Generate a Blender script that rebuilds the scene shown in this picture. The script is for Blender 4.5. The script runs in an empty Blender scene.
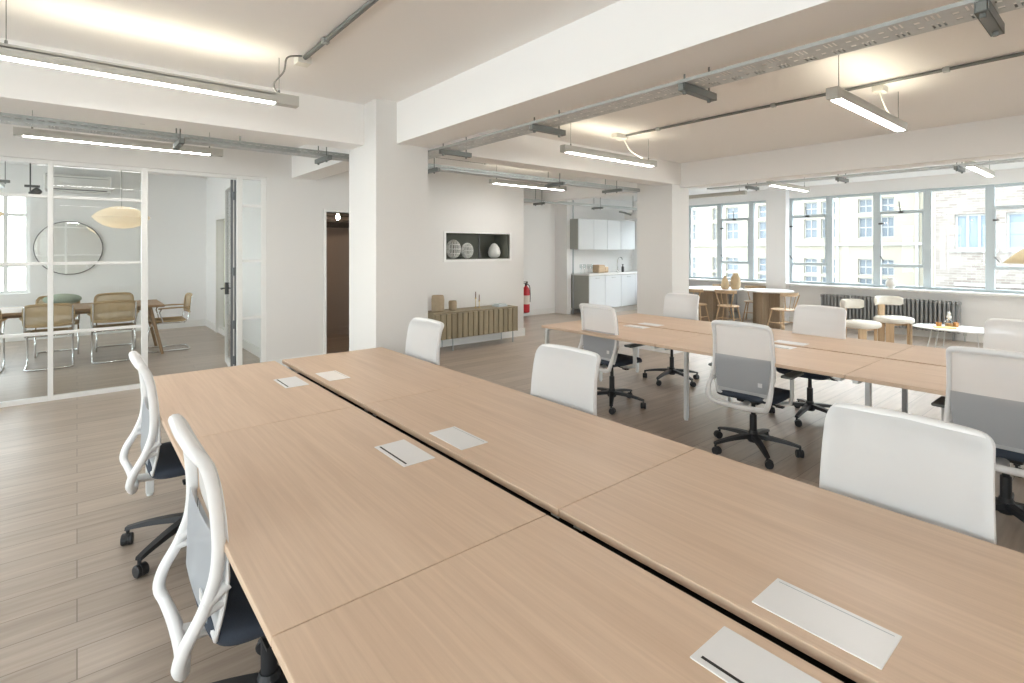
import bpy, bmesh, math, random
from mathutils import Vector, Matrix
random.seed(7)
PI = math.pi
col = bpy.context.scene.collection
scene = bpy.context.scene
R = math.radians

# ---------------------------------------------------------------- materials
def mat(name, color, rough=0.5, metal=0.0, spec=0.5, bump=0.0, bscale=40, var=0.0, vscale=3.0, coat=0.0, sub=None):
    m = bpy.data.materials.new(name); m.use_nodes = True
    nt = m.node_tree; b = nt.nodes['Principled BSDF']
    b.inputs['Base Color'].default_value = (*color, 1)
    b.inputs['Roughness'].default_value = rough
    b.inputs['Metallic'].default_value = metal
    b.inputs['Specular IOR Level'].default_value = spec
    b.inputs['Coat Weight'].default_value = coat
    tc = nt.nodes.new('ShaderNodeTexCoord')
    if var > 0:
        n = nt.nodes.new('ShaderNodeTexNoise'); n.inputs['Scale'].default_value = vscale; n.inputs['Detail'].default_value = 4
        nt.links.new(tc.outputs['Object'], n.inputs['Vector'])
        mx = nt.nodes.new('ShaderNodeMixRGB')
        mx.inputs[1].default_value = (*[c*(1-var) for c in color], 1)
        mx.inputs[2].default_value = (*[min(1, c*(1+var)) for c in color], 1)
        nt.links.new(n.outputs['Fac'], mx.inputs[0]); nt.links.new(mx.outputs[0], b.inputs['Base Color'])
    if bump > 0:
        n = nt.nodes.new('ShaderNodeTexNoise'); n.inputs['Scale'].default_value = bscale; n.inputs['Detail'].default_value = 3
        nt.links.new(tc.outputs['Object'], n.inputs['Vector'])
        bp = nt.nodes.new('ShaderNodeBump'); bp.inputs['Strength'].default_value = bump; bp.inputs['Distance'].default_value = 0.01
        nt.links.new(n.outputs['Fac'], bp.inputs['Height']); nt.links.new(bp.outputs[0], b.inputs['Normal'])
    return m

def wood(name, c1, c2, axis='Y', rough=0.45, fine=60, stretch=0.04, spec=0.4, coat=0.0):
    m = bpy.data.materials.new(name); m.use_nodes = True
    nt = m.node_tree; b = nt.nodes['Principled BSDF']
    b.inputs['Roughness'].default_value = rough; b.inputs['Specular IOR Level'].default_value = spec
    b.inputs['Coat Weight'].default_value = coat
    tc = nt.nodes.new('ShaderNodeTexCoord'); mp = nt.nodes.new('ShaderNodeMapping')
    s = [1, 1, 1]; s['XYZ'.index(axis)] = stretch
    mp.inputs['Scale'].default_value = s
    nt.links.new(tc.outputs['Object'], mp.inputs['Vector'])
    n1 = nt.nodes.new('ShaderNodeTexNoise'); n1.inputs['Scale'].default_value = fine; n1.inputs['Detail'].default_value = 8; n1.inputs['Roughness'].default_value = 0.65
    n2 = nt.nodes.new('ShaderNodeTexNoise'); n2.inputs['Scale'].default_value = fine*0.15; n2.inputs['Detail'].default_value = 3
    nt.links.new(mp.outputs[0], n1.inputs['Vector']); nt.links.new(mp.outputs[0], n2.inputs['Vector'])
    ad = nt.nodes.new('ShaderNodeMath'); ad.operation = 'MULTIPLY_ADD'
    nt.links.new(n1.outputs['Fac'], ad.inputs[0]); ad.inputs[1].default_value = 0.6
    m2 = nt.nodes.new('ShaderNodeMath'); m2.operation = 'MULTIPLY'; m2.inputs[1].default_value = 0.4
    nt.links.new(n2.outputs['Fac'], m2.inputs[0]); nt.links.new(m2.outputs[0], ad.inputs[2])
    r = nt.nodes.new('ShaderNodeValToRGB')
    r.color_ramp.elements[0].position = 0.35; r.color_ramp.elements[0].color = (*c1, 1)
    r.color_ramp.elements[1].position = 0.65; r.color_ramp.elements[1].color = (*c2, 1)
    nt.links.new(ad.outputs[0], r.inputs[0]); nt.links.new(r.outputs[0], b.inputs['Base Color'])
    return m

def floor_mat():
    m = bpy.data.materials.new('oak_floor'); m.use_nodes = True
    nt = m.node_tree; b = nt.nodes['Principled BSDF']
    b.inputs['Roughness'].default_value = 0.33; b.inputs['Specular IOR Level'].default_value = 0.6
    tc = nt.nodes.new('ShaderNodeTexCoord')
    br = nt.nodes.new('ShaderNodeTexBrick'); br.offset = 0.37; br.offset_frequency = 2
    br.inputs['Scale'].default_value = 1.0
    br.inputs['Brick Width'].default_value = 1.9; br.inputs['Row Height'].default_value = 0.19
    br.inputs['Mortar Size'].default_value = 0.0022; br.inputs['Mortar Smooth'].default_value = 0.2
    br.inputs['Color1'].default_value = (0, 0, 0, 1); br.inputs['Color2'].default_value = (1, 1, 1, 1)
    br.inputs['Mortar'].default_value = (0, 0, 0, 1); br.inputs['Bias'].default_value = 0
    nt.links.new(tc.outputs['Object'], br.inputs['Vector'])
    mp = nt.nodes.new('ShaderNodeMapping'); mp.inputs['Scale'].default_value = (0.07, 1, 1)
    nt.links.new(tc.outputs['Object'], mp.inputs['Vector'])
    n = nt.nodes.new('ShaderNodeTexNoise'); n.inputs['Scale'].default_value = 26; n.inputs['Detail'].default_value = 7; n.inputs['Roughness'].default_value = 0.6
    nt.links.new(mp.outputs[0], n.inputs['Vector'])
    r = nt.nodes.new('ShaderNodeValToRGB')
    r.color_ramp.elements[0].position = 0.3; r.color_ramp.elements[0].color = (0.34, 0.275, 0.22, 1)
    r.color_ramp.elements[1].position = 0.72; r.color_ramp.elements[1].color = (0.51, 0.425, 0.35, 1)
    md = nt.nodes.new('ShaderNodeMath'); md.operation = 'MULTIPLY_ADD'; md.inputs[1].default_value = 0.20
    sp = nt.nodes.new('ShaderNodeMath'); sp.operation = 'MULTIPLY'; sp.inputs[1].default_value = 0.82
    nt.links.new(n.outputs['Fac'], sp.inputs[0])
    nt.links.new(br.outputs['Color'], md.inputs[0]); nt.links.new(sp.outputs[0], md.inputs[2])
    nt.links.new(md.outputs[0], r.inputs[0])
    mx = nt.nodes.new('ShaderNodeMixRGB'); mx.inputs[2].default_value = (0.20, 0.16, 0.125, 1)
    nt.links.new(br.outputs['Fac'], mx.inputs[0]); nt.links.new(r.outputs[0], mx.inputs[1])
    nt.links.new(mx.outputs[0], b.inputs['Base Color'])
    return m

def glass_mat(name, tint=(1, 1, 1), refl=0.09):
    m = bpy.data.materials.new(name); m.use_nodes = True
    nt = m.node_tree; nt.nodes.clear()
    o = nt.nodes.new('ShaderNodeOutputMaterial'); mix = nt.nodes.new('ShaderNodeMixShader')
    t = nt.nodes.new('ShaderNodeBsdfTransparent'); t.inputs[0].default_value = (*tint, 1)
    g = nt.nodes.new('ShaderNodeBsdfGlossy'); g.inputs['Roughness'].default_value = 0.0
    fr = nt.nodes.new('ShaderNodeLayerWeight'); fr.inputs[0].default_value = 0.18
    mm = nt.nodes.new('ShaderNodeMath'); mm.operation = 'MULTIPLY_ADD'; mm.inputs[1].default_value = 0.5; mm.inputs[2].default_value = refl
    nt.links.new(fr.outputs['Fresnel'], mm.inputs[0])
    nt.links.new(mm.outputs[0], mix.inputs[0]); nt.links.new(t.outputs[0], mix.inputs[1]); nt.links.new(g.outputs[0], mix.inputs[2])
    nt.links.new(mix.outputs[0], o.inputs[0])
    return m

def mesh_fabric(name, color, trans):
    """woven see-through fabric: part diffuse/translucent, part open"""
    m = bpy.data.materials.new(name); m.use_nodes = True
    nt = m.node_tree; nt.nodes.clear()
    o = nt.nodes.new('ShaderNodeOutputMaterial'); mix = nt.nodes.new('ShaderNodeMixShader'); mix2 = nt.nodes.new('ShaderNodeMixShader')
    t = nt.nodes.new('ShaderNodeBsdfTransparent'); d = nt.nodes.new('ShaderNodeBsdfDiffuse'); d.inputs[0].default_value = (*color, 1)
    tl = nt.nodes.new('ShaderNodeBsdfTranslucent'); tl.inputs[0].default_value = (*color, 1)
    mix.inputs[0].default_value = 0.35
    nt.links.new(d.outputs[0], mix.inputs[1]); nt.links.new(tl.outputs[0], mix.inputs[2])
    mix2.inputs[0].default_value = 1-trans
    nt.links.new(t.outputs[0], mix2.inputs[1]); nt.links.new(mix.outputs[0], mix2.inputs[2])
    nt.links.new(mix2.outputs[0], o.inputs[0])
    return m

def emit(name, color, strength):
    m = bpy.data.materials.new(name); m.use_nodes = True
    b = m.node_tree.nodes['Principled BSDF']
    b.inputs['Base Color'].default_value = (*color, 1)
    b.inputs['Emission Color'].default_value = (*color, 1); b.inputs['Emission Strength'].default_value = strength
    return m

def brick_mat():
    m = bpy.data.materials.new('pale_brick'); m.use_nodes = True
    nt = m.node_tree; b = nt.nodes['Principled BSDF']; b.inputs['Roughness'].default_value = 0.9
    tc = nt.nodes.new('ShaderNodeTexCoord'); mp = nt.nodes.new('ShaderNodeMapping'); mp.inputs['Rotation'].default_value = (PI/2, 0, PI/2)
    sx = nt.nodes.new('ShaderNodeSeparateXYZ'); cx = nt.nodes.new('ShaderNodeCombineXYZ')
    nt.links.new(tc.outputs['Object'], sx.inputs[0]); nt.links.new(sx.outputs['Y'], cx.inputs['X']); nt.links.new(sx.outputs['Z'], cx.inputs['Y'])
    br = nt.nodes.new('ShaderNodeTexBrick'); br.inputs['Scale'].default_value = 1
    br.inputs['Brick Width'].default_value = 0.23; br.inputs['Row Height'].default_value = 0.08; br.inputs['Mortar Size'].default_value = 0.008
    br.inputs['Color1'].default_value = (0.19, 0.16, 0.14, 1); br.inputs['Color2'].default_value = (0.27, 0.245, 0.22, 1); br.inputs['Mortar'].default_value = (0.28, 0.27, 0.255, 1)
    nt.links.new(cx.outputs[0], br.inputs['Vector']); nt.links.new(br.outputs['Color'], b.inputs['Base Color'])
    return m

M = {}
M['wall'] = mat('wall_paint', (0.76, 0.75, 0.73), 0.7, bump=0.04, bscale=60, spec=0.2)
M['ceil'] = mat('ceiling_paint', (0.90, 0.89, 0.875), 0.8, bump=0.05, bscale=25, spec=0.2)
M['wall_daylit'] = mat('daylit_wall_paint', (0.87, 0.87, 0.865), 0.7, bump=0.04, bscale=60, spec=0.2)  # wall paint lightened to carry daylight on kitchen, window and meeting walls
M['trim'] = mat('trim_paint', (0.82, 0.82, 0.80), 0.4)
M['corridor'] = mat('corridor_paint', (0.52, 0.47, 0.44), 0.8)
M['niche'] = mat('niche_paint', (0.17, 0.175, 0.145), 0.7)
M['sage'] = mat('sage_paint', (0.60, 0.60, 0.50), 0.6)
M['floor'] = floor_mat()
M['desk'] = wood('oak_veneer', (0.58, 0.42, 0.30), (0.70, 0.53, 0.39), 'Y', 0.43, 70, 0.03, 0.5)
M['deskedge'] = wood('oak_edge', (0.42, 0.30, 0.17), (0.52, 0.39, 0.24), 'Y', 0.5, 70, 0.03)
M['oak'] = wood('pale_oak', (0.46, 0.32, 0.19), (0.60, 0.44, 0.28), 'Z', 0.5, 40, 0.06)
M['oakx'] = wood('pale_oak_flat', (0.44, 0.31, 0.19), (0.58, 0.43, 0.28), 'X', 0.5, 40, 0.06)
M['walnut'] = wood('mid_oak', (0.27, 0.17, 0.095), (0.38, 0.26, 0.155), 'X', 0.5, 40, 0.06)
M['sideboard'] = wood('olive_oak', (0.23, 0.185, 0.115), (0.33, 0.275, 0.18), 'Z', 0.5, 40, 0.06)
M['pedestal'] = wood('grey_oak', (0.27, 0.205, 0.14), (0.37, 0.295, 0.215), 'Z', 0.55, 40, 0.06)
M['white'] = mat('white_plastic', (0.80, 0.80, 0.80), 0.32)
M['whitemetal'] = mat('white_powder_coat', (0.74, 0.76, 0.76), 0.4)
M['greymetal'] = mat('grey_powder_coat', (0.42, 0.45, 0.47), 0.4)
M['black'] = mat('black_nylon', (0.018, 0.019, 0.022), 0.45)
M['seat'] = mat('charcoal_fabric', (0.035, 0.045, 0.065), 0.85, bump=0.2, bscale=300)
M['pad'] = mat('grey_armpad', (0.16, 0.17, 0.16), 0.6)
M['meshw'] = mesh_fabric('white_mesh', (0.80, 0.81, 0.82), 0.14)
M['meshg'] = mesh_fabric('grey_mesh', (0.52, 0.54, 0.57), 0.15)
M['steel'] = mat('galvanised_steel', (0.46, 0.48, 0.47), 0.45, 0.7, var=0.15, vscale=30)
M['tray'] = mat('zinc_tray', (0.60, 0.62, 0.62), 0.5, 0.3, var=0.1, vscale=30)
M['steeldark'] = mat('dark_galvanised', (0.22, 0.23, 0.22), 0.5, 0.6)
M['chrome'] = mat('chrome', (0.75, 0.76, 0.77), 0.12, 1.0)
M['alu'] = mat('light_housing', (0.56, 0.55, 0.51), 0.45, 0.2)
M['lamp'] = emit('lamp_diffuser', (1.0, 0.97, 0.94), 42.0)
M['lampup'] = emit('lamp_uplight', (1.0, 0.91, 0.72), 14.0)
M['bulb'] = emit('warm_bulb', (1.0, 0.74, 0.5), 190.0)
M['bulbsoft'] = emit('soft_bulb', (1.0, 0.88, 0.68), 14.0)
M['cable'] = mat('white_cable', (0.75, 0.74, 0.68), 0.5)
M['cabledk'] = mat('grey_cable', (0.2, 0.2, 0.19), 0.5)
M['winframe'] = mat('window_metal', (0.55, 0.62, 0.65), 0.4)
M['glass'] = glass_mat('window_glass', (0.97, 0.99, 0.98), 0.01)
M['pglass'] = glass_mat('partition_glass', (0.975, 0.985, 0.98), 0.012)
M['clear'] = glass_mat('clear_glass', (0.9, 0.93, 0.93), 0.08)
M['cane'] = mesh_fabric('woven_cane', (0.55, 0.43, 0.27), 0.22)
M['canerim'] = mat('cane_rim_wood', (0.42, 0.30, 0.16), 0.5)
M['paper'] = mesh_fabric('lantern_paper', (0.95, 0.89, 0.78), 0.0)
M['mirror'] = mat('mirror_glass', (0.86, 0.87, 0.87), 0.02, 1.0)
M['dkmetal'] = mat('dark_frame', (0.10, 0.10, 0.10), 0.4, 0.5)
M['doorstile'] = mat('aluminium_door_stile', (0.16, 0.17, 0.18), 0.4, 0.3)
M['red'] = mat('extinguisher_red', (0.50, 0.02, 0.03), 0.3)
M['brass'] = mat('brass', (0.55, 0.40, 0.18), 0.3, 1.0)
M['candle'] = mat('dark_candle', (0.12, 0.05, 0.03), 0.5)
M['clay'] = mat('stoneware', (0.40, 0.32, 0.22), 0.8, bump=0.2, bscale=80, var=0.15, vscale=20)
M['claytan'] = mat('tan_stoneware', (0.52, 0.40, 0.25), 0.8, var=0.15, vscale=20)
M['ceramic'] = mat('white_ceramic', (0.80, 0.80, 0.77), 0.35)
M['kit'] = mat('cabinet_white', (0.74, 0.77, 0.79), 0.35)
M['kitside'] = mat('cabinet_side_grey', (0.36, 0.37, 0.34), 0.5)
M['counter'] = mat('white_worktop', (0.85, 0.85, 0.84), 0.3)
M['boucle'] = mat('cream_boucle', (0.76, 0.73, 0.66), 0.95, bump=0.5, bscale=120)
M['iron'] = mat('cast_iron_grey', (0.30, 0.305, 0.305), 0.5)
M['yellow'] = mat('yellow_cover', (0.80, 0.60, 0.20), 0.6)
M['amber'] = mat('amber_liquid', (0.55, 0.26, 0.08), 0.2)
M['green'] = mat('sage_cushion', (0.36, 0.42, 0.34), 0.9)
M['shade'] = mesh_fabric('lampshade_linen', (0.86, 0.76, 0.55), 0.0)
M['acw'] = mat('appliance_white', (0.78, 0.78, 0.77), 0.4)
M['render'] = mat('cream_render', (0.29, 0.275, 0.225), 0.9, var=0.04, vscale=1)
M['renderw'] = mat('white_render', (0.40, 0.40, 0.39), 0.9)
M['extglass'] = mat('dark_window_glass', (0.13, 0.16, 0.19), 0.25)
M['extpanel'] = mat('blue_window_panel', (0.20, 0.25, 0.30), 0.3)
M['brick'] = brick_mat()
M['bounce_ground'] = mat('bounce_paving', (0.52, 0.51, 0.49), 0.9)  # ground out of view, paled to bounce daylight onto the ceilings
M['dark'] = mat('shadow_gap', (0.02, 0.02, 0.02), 0.8)  # tray black that also holds the shade inside the desk gap
M['slot'] = mat('black_slot', (0.015, 0.015, 0.015), 0.6)

# ---------------------------------------------------------------- mesh builder
class MB:
    def __init__(s): s.v = []; s.f = []; s.mi = []; s.m = 0; s.wn = False
    def add(s, vs, fs):
        b = len(s.v); s.v += [tuple(v) for v in vs]
        for f in fs: s.f.append([b+i for i in f]); s.mi.append(s.m)
        return s
    def box(s, a, b, T=None):
        x0, y0, z0 = a; x1, y1, z1 = b
        vs = [(x0,y0,z0),(x1,y0,z0),(x1,y1,z0),(x0,y1,z0),(x0,y0,z1),(x1,y0,z1),(x1,y1,z1),(x0,y1,z1)]
        if T is not None: vs = [T @ Vector(v) for v in vs]
        return s.add(vs, [(0,3,2,1),(4,5,6,7),(0,1,5,4),(1,2,6,5),(2,3,7,6),(3,0,4,7)])
    def bbox(s, a, b, r=0.005, seg=2, T=None):
        s.wn = True
        bm = bmesh.new(); bmesh.ops.create_cube(bm, size=1)
        sc = [b[i]-a[i] for i in range(3)]; c = [(a[i]+b[i])/2 for i in range(3)]
        for v in bm.verts: v.co = Vector([v.co[i]*sc[i]+c[i] for i in range(3)])
        bmesh.ops.bevel(bm, geom=bm.edges[:], offset=min(r, min(sc)*0.49), segments=seg, affect='EDGES', profile=0.5)
        return s.bm(bm, T)
    def bm(s, bm, T=None):
        bm.verts.ensure_lookup_table(); bm.verts.index_update()
        vs = [(T @ v.co) if T is not None else v.co.copy() for v in bm.verts]
        s.add(vs, [[v.index for v in f.verts] for f in bm.faces]); bm.free(); return s
    def prism(s, poly, z0, z1, axis='z', T=None, taper=1.0, bev=0):
        n = len(poly)
        cx = sum(p[0] for p in poly)/n; cy = sum(p[1] for p in poly)/n
        lo = [(p[0], p[1], z0) for p in poly]; hi = [(cx+(p[0]-cx)*taper, cy+(p[1]-cy)*taper, z1) for p in poly]
        vs = lo+hi
        if axis == 'x': vs = [(z, x, y) for x, y, z in vs]
        if axis == 'y': vs = [(x, z, y) for x, y, z in vs]
        if T is not None: vs = [T @ Vector(v) for v in vs]
        fs = [list(range(n))[::-1], list(range(n, 2*n))] + [(i, (i+1) % n, n+(i+1) % n, n+i) for i in range(n)]
        return s.add(vs, fs)
    def lathe(s, prof, c=(0,0,0), seg=20, T=None, sx=1, sy=1, cap=True):
        vs = []; fs = []
        for r, z in prof:
            for k in range(seg):
                a = 2*PI*k/seg; vs.append((c[0]+r*sx*math.cos(a), c[1]+r*sy*math.sin(a), c[2]+z))
        for i in range(len(prof)-1):
            for k in range(seg):
                k2 = (k+1) % seg; fs.append((i*seg+k, i*seg+k2, (i+1)*seg+k2, (i+1)*seg+k))
        if cap:
            fs.append(list(range(seg))[::-1]); fs.append([(len(prof)-1)*seg+k for k in range(seg)])
        if T is not None: vs = [T @ Vector(v) for v in vs]
        return s.add(vs, fs)
    def tube(s, pts, r=0.01, seg=8, closed=False, up=None, flat=1.0):
        """tube along pts; r a number or list; with `up` the section is held to that axis and flat scales it"""
        P = [Vector(p) for p in pts]; n = len(P)
        rs = r if isinstance(r, (list, tuple)) else [r]*n
        vs = []; fs = []; prev = None
        for i in range(n):
            if closed: t = P[(i+1) % n]-P[i-1]
            else: t = P[min(i+1, n-1)]-P[max(i-1, 0)]
            t.normalize()
            if up is not None: a = Vector(up)
            elif prev is None: a = Vector((0,0,1)) if abs(t.z) < 0.9 else Vector((1,0,0))
            else: a = prev
            b = t.cross(a)
            if b.length < 1e-5: b = t.orthogonal()
            b.normalize(); a = b.cross(t).normalized(); prev = a
            rr = rs[i] if not isinstance(rs[i], tuple) else None
            ra, rb = (rs[i] if rr is None else (rr*flat, rr))
            for k in range(seg):
                an = 2*PI*k/seg; vs.append(P[i]+a*ra*math.cos(an)+b*rb*math.sin(an))
        m = n if closed else n-1
        for i in range(m):
            j = (i+1) % n
            for k in range(seg):
                k2 = (k+1) % seg; fs.append((i*seg+k, j*seg+k, j*seg+k2, i*seg+k2))
        if not closed: fs.append([k for k in range(seg)][::-1]); fs.append([(n-1)*seg+k for k in range(seg)])
        return s.add(vs, fs)
    def grid(s, fn, nu, nv):
        vs = [fn(i/nu, j/nv) for i in range(nu+1) for j in range(nv+1)]
        fs = [(i*(nv+1)+j, (i+1)*(nv+1)+j, (i+1)*(nv+1)+j+1, i*(nv+1)+j+1) for i in range(nu) for j in range(nv)]
        return s.add(vs, fs)
    def build(s, name, m, parent=None, loc=None, smooth=35, solid=0, bevel=0):
        me = bpy.data.meshes.new(name); me.from_pydata(s.v, [], s.f); me.update()
        ms = m if isinstance(m, (list, tuple)) else [m]
        for q in ms: me.materials.append(q)
        if len(ms) > 1:
            for p, i in zip(me.polygons, s.mi): p.material_index = i
        bm = bmesh.new(); bm.from_mesh(me); bmesh.ops.recalc_face_normals(bm, faces=bm.faces[:]); bm.to_mesh(me); bm.free()
        if smooth:
            for p in me.polygons: p.use_smooth = True
            me.set_sharp_from_angle(angle=R(smooth))
        o = bpy.data.objects.new(name, me); col.objects.link(o)
        if parent is not None: o.parent = parent
        if loc is not None: o.location = loc
        if solid:
            md = o.modifiers.new('thickness', 'SOLIDIFY'); md.thickness = solid; md.offset = 0
        if bevel:
            md = o.modifiers.new('bevel', 'BEVEL'); md.width = bevel; md.segments = 2; md.limit_method = 'ANGLE'; md.angle_limit = R(40)
        if s.wn and smooth:
            md = o.modifiers.new('normals', 'WEIGHTED_NORMAL'); md.keep_sharp = True; md.weight = 100
        return o

def thing(name, label, cat, loc=(0,0,0), rotz=0, group=None):
    o = bpy.data.objects.new(name, None); col.objects.link(o); o.empty_display_size = 0.1
    o.location = loc; o.rotation_euler = (0, 0, rotz); o['label'] = label; o['category'] = cat
    if group: o['group'] = group
    return o
def tag(o, label, cat, group=None):
    o['label'] = label; o['category'] = cat
    if group: o['group'] = group
    return o
def struct(o): o['kind'] = 'structure'; return o
def dup(root, loc, rotz, label, group=None):
    def cp(o, par):
        c = o.copy(); col.objects.link(c)
        if par is not None: c.parent = par
        for ch in kids.get(o.name, []): cp(ch, c)
        return c
    kids = {}
    for o in bpy.data.objects:
        if o.parent is not None: kids.setdefault(o.parent.name, []).append(o)
    r = cp(root, None); r.location = loc; r.rotation_euler = (0, 0, rotz); r['label'] = label
    if group: r['group'] = group
    return r
def smoothpath(pts, n=6, closed=False):
    """Catmull-Rom through pts (tuples of any length)"""
    N = len(pts); out = []
    rng = range(N) if closed else range(N-1)
    for i in rng:
        if closed: p = [pts[(i-1) % N], pts[i], pts[(i+1) % N], pts[(i+2) % N]]
        else: p = [pts[max(i-1,0)], pts[i], pts[i+1], pts[min(i+2,N-1)]]
        for k in range(n):
            t = k/n
            out.append(tuple(0.5*((2*b)+(-a+c)*t+(2*a-5*b+4*c-d)*t*t+(-a+3*b-3*c+d)*t**3) for a,b,c,d in zip(*p)))
    if not closed: out.append(tuple(pts[-1]))
    return out

SKY_LO, SKY_HI = 26.0, 7.2
# ---------------------------------------------------------------- dimensions
CZ = 2.85      # slab ceiling
SZ = 2.49      # beam soffit
XW = 11.6      # window wall
YP = 7.15      # partition / sideboard wall
X0, Y0 = -4.6, -3.4
YB = 9.2
YM = 12.2      # meeting room rear wall
CM = 3.0

# ---------------------------------------------------------------- shell
b = MB(); b.box((X0-.3, Y0-.3, -.2), (XW+.3, YM+.3, 0)); struct(b.build('floor', M['floor'], smooth=0))
b = MB()
b.box((X0-.3, Y0-.3, CZ), (XW+.3, YP+.1, CZ+.3)); b.box((2.1, YP+.1, CZ), (XW+.3, YM+.3, CZ+.3))
struct(b.build('ceiling', M['ceil'], smooth=0))
b = MB(); b.box((X0-.3, YP+.1, CM), (2.1, YM+.3, CM+.3)); struct(b.build('ceiling_meeting', M['ceil'], smooth=0))

def wall_y(name, y0, y1, x0, x1, z0, z1, holes, m, mats=None):
    """wall along X between y0,y1 with rectangular holes (xa,xb,za,zb), holes sorted by x"""
    b = MB(); x = x0
    for xa, xb, za, zb in holes:
        if xa > x: b.box((x, y0, z0), (xa, y1, z1))
        if za > z0: b.box((xa, y0, z0), (xb, y1, za))
        if zb < z1: b.box((xa, y0, zb), (xb, y1, z1))
        x = xb
    if x < x1: b.box((x, y0, z0), (x1, y1, z1))
    return struct(b.build(name, m, smooth=0))
def wall_x(name, x0, x1, y0, y1, z0, z1, holes, m):
    b = MB(); y = y0
    for ya, yb, za, zb in holes:
        if ya > y: b.box((x0, y, z0), (x1, ya, z1))
        if za > z0: b.box((x0, ya, z0), (x1, yb, za))
        if zb < z1: b.box((x0, ya, zb), (x1, yb, z1))
        y = yb
    if y < y1: b.box((x0, y, z0), (x1, y1, z1))
    return struct(b.build(name, m, smooth=0))

# window wall (right): holes y ranges
W1 = (-2.9, 4.86); W2 = (5.21, 8.3)
wall_x('wall_right', XW, XW+.28, Y0-.3, YM+.3, 0, CZ, [(W1[0], W1[1], .84, 2.63), (W2[0], W2[1], .84, 2.63)], M['wall_daylit'])
LW = [(-3.0, .4), (.9, 4.2), (4.8, 6.9), (8.0, 11.6)]
wall_x('wall_left', X0-.28, X0, Y0-.3, YM+.3, 0, CM, [(a, c, .5, 2.65) for a, c in LW], M['wall'])
RW = [(-4.2, -1.6), (8.0, 10.9)]
wall_y('wall_rear', Y0-.3, Y0, X0, XW, 0, CZ, [(a, c, .4, 2.65) for a, c in RW], M['wall'])
# sideboard wall (door to corridor, display niche), bulkhead over the partition
wall_y('wall_front', YP, YP+.2, 1.86, 6.2, 0, CZ, [(2.62, 3.5, 0, 2.07), (4.55, 5.87, 1.39, 1.82)], M['wall'])
b = MB(); b.box((X0, YP-.02, 2.47), (1.86, YP+.2, CM)); struct(b.build('wall_bulkhead', M['wall'], smooth=0))
b = MB(); b.box((6.0, YP+.2, 0), (6.2, YB, CZ)); struct(b.build('wall_return', M['wall'], smooth=0))
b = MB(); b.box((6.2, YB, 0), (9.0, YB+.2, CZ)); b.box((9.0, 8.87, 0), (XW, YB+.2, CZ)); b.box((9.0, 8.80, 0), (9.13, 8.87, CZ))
struct(b.build('wall_back', M['wall_daylit'], smooth=0))
# corridor behind the sideboard wall
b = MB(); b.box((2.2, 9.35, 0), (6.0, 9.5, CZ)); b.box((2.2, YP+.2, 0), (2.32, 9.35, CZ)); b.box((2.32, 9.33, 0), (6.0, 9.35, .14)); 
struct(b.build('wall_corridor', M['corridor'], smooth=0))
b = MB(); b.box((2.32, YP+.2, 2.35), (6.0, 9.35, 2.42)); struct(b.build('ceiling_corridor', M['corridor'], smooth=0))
# meeting room side and rear walls
wall_x('wall_meeting_side', 2.03, 2.2, YP+.2, YM, 0, CM, [(9.95, 11.05, 0, 2.1)], M['wall_daylit'])
wall_y('wall_meeting_rear', YM, YM+.25, X0, 2.2, 0, CM, [(-3.2, -.62, .80, 2.5)], M['wall_daylit'])
b = MB(); b.box((2.12, 9.96, 0.1), (2.18, 11.04, 2.09)); struct(b.build('door_1', M['sage'], smooth=0))
b = MB()
for q in [((1.995, 9.87, 0), (2.03, 9.95, 2.18)), ((1.995, 11.05, 0), (2.03, 11.13, 2.18)), ((1.995, 9.95, 2.1), (2.03, 11.05, 2.18)), ((2.03, 9.95, 0), (2.19, 11.05, .1))]: b.box(*q)
struct(b.build('trim_1', M['trim'], smooth=0))
# door architrave of the corridor opening
b = MB()
b.box((2.585, YP-.025, 0), (2.62, YP+.2, 2.10)); b.box((3.5, YP-.025, 0), (3.54, YP+.2, 2.10)); b.box((2.587, YP-.022, 2.07), (3.538, YP+.2, 2.098))
struct(b.build('trim_2', M['trim'], smooth=0))

# beams and columns
b = MB(); b.box((2.17, Y0, SZ), (2.485, YP, CZ)); struct(b.build('beam_1', M['ceil'], smooth=0))
b = MB(); b.box((7.0, Y0, SZ), (7.27, YB, CZ)); struct(b.build('beam_2', M['ceil'], smooth=0))
b = MB(); b.box((X0, 4.46, SZ), (2.17, 4.76, CZ)); struct(b.build('beam_3', M['ceil'], smooth=0))
b = MB(); b.box((2.485, 4.46, SZ+.035), (7.0, 4.76, CZ)); struct(b.build('beam_4', M['ceil'], smooth=0))
b = MB(); b.box((1.976, 4.21, 0), (2.485, 4.79, CZ)); struct(b.build('column_1', M['wall'], smooth=0))
b = MB(); b.box((6.80, 4.48, 0), (7.25, 5.11, CZ)); struct(b.build('column_2', M['wall'], smooth=0))
b = MB(); b.box((11.42, 4.80, 0), (XW, 5.21, CZ)); struct(b.build('column_3', M['wall_daylit'], smooth=0))

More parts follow.
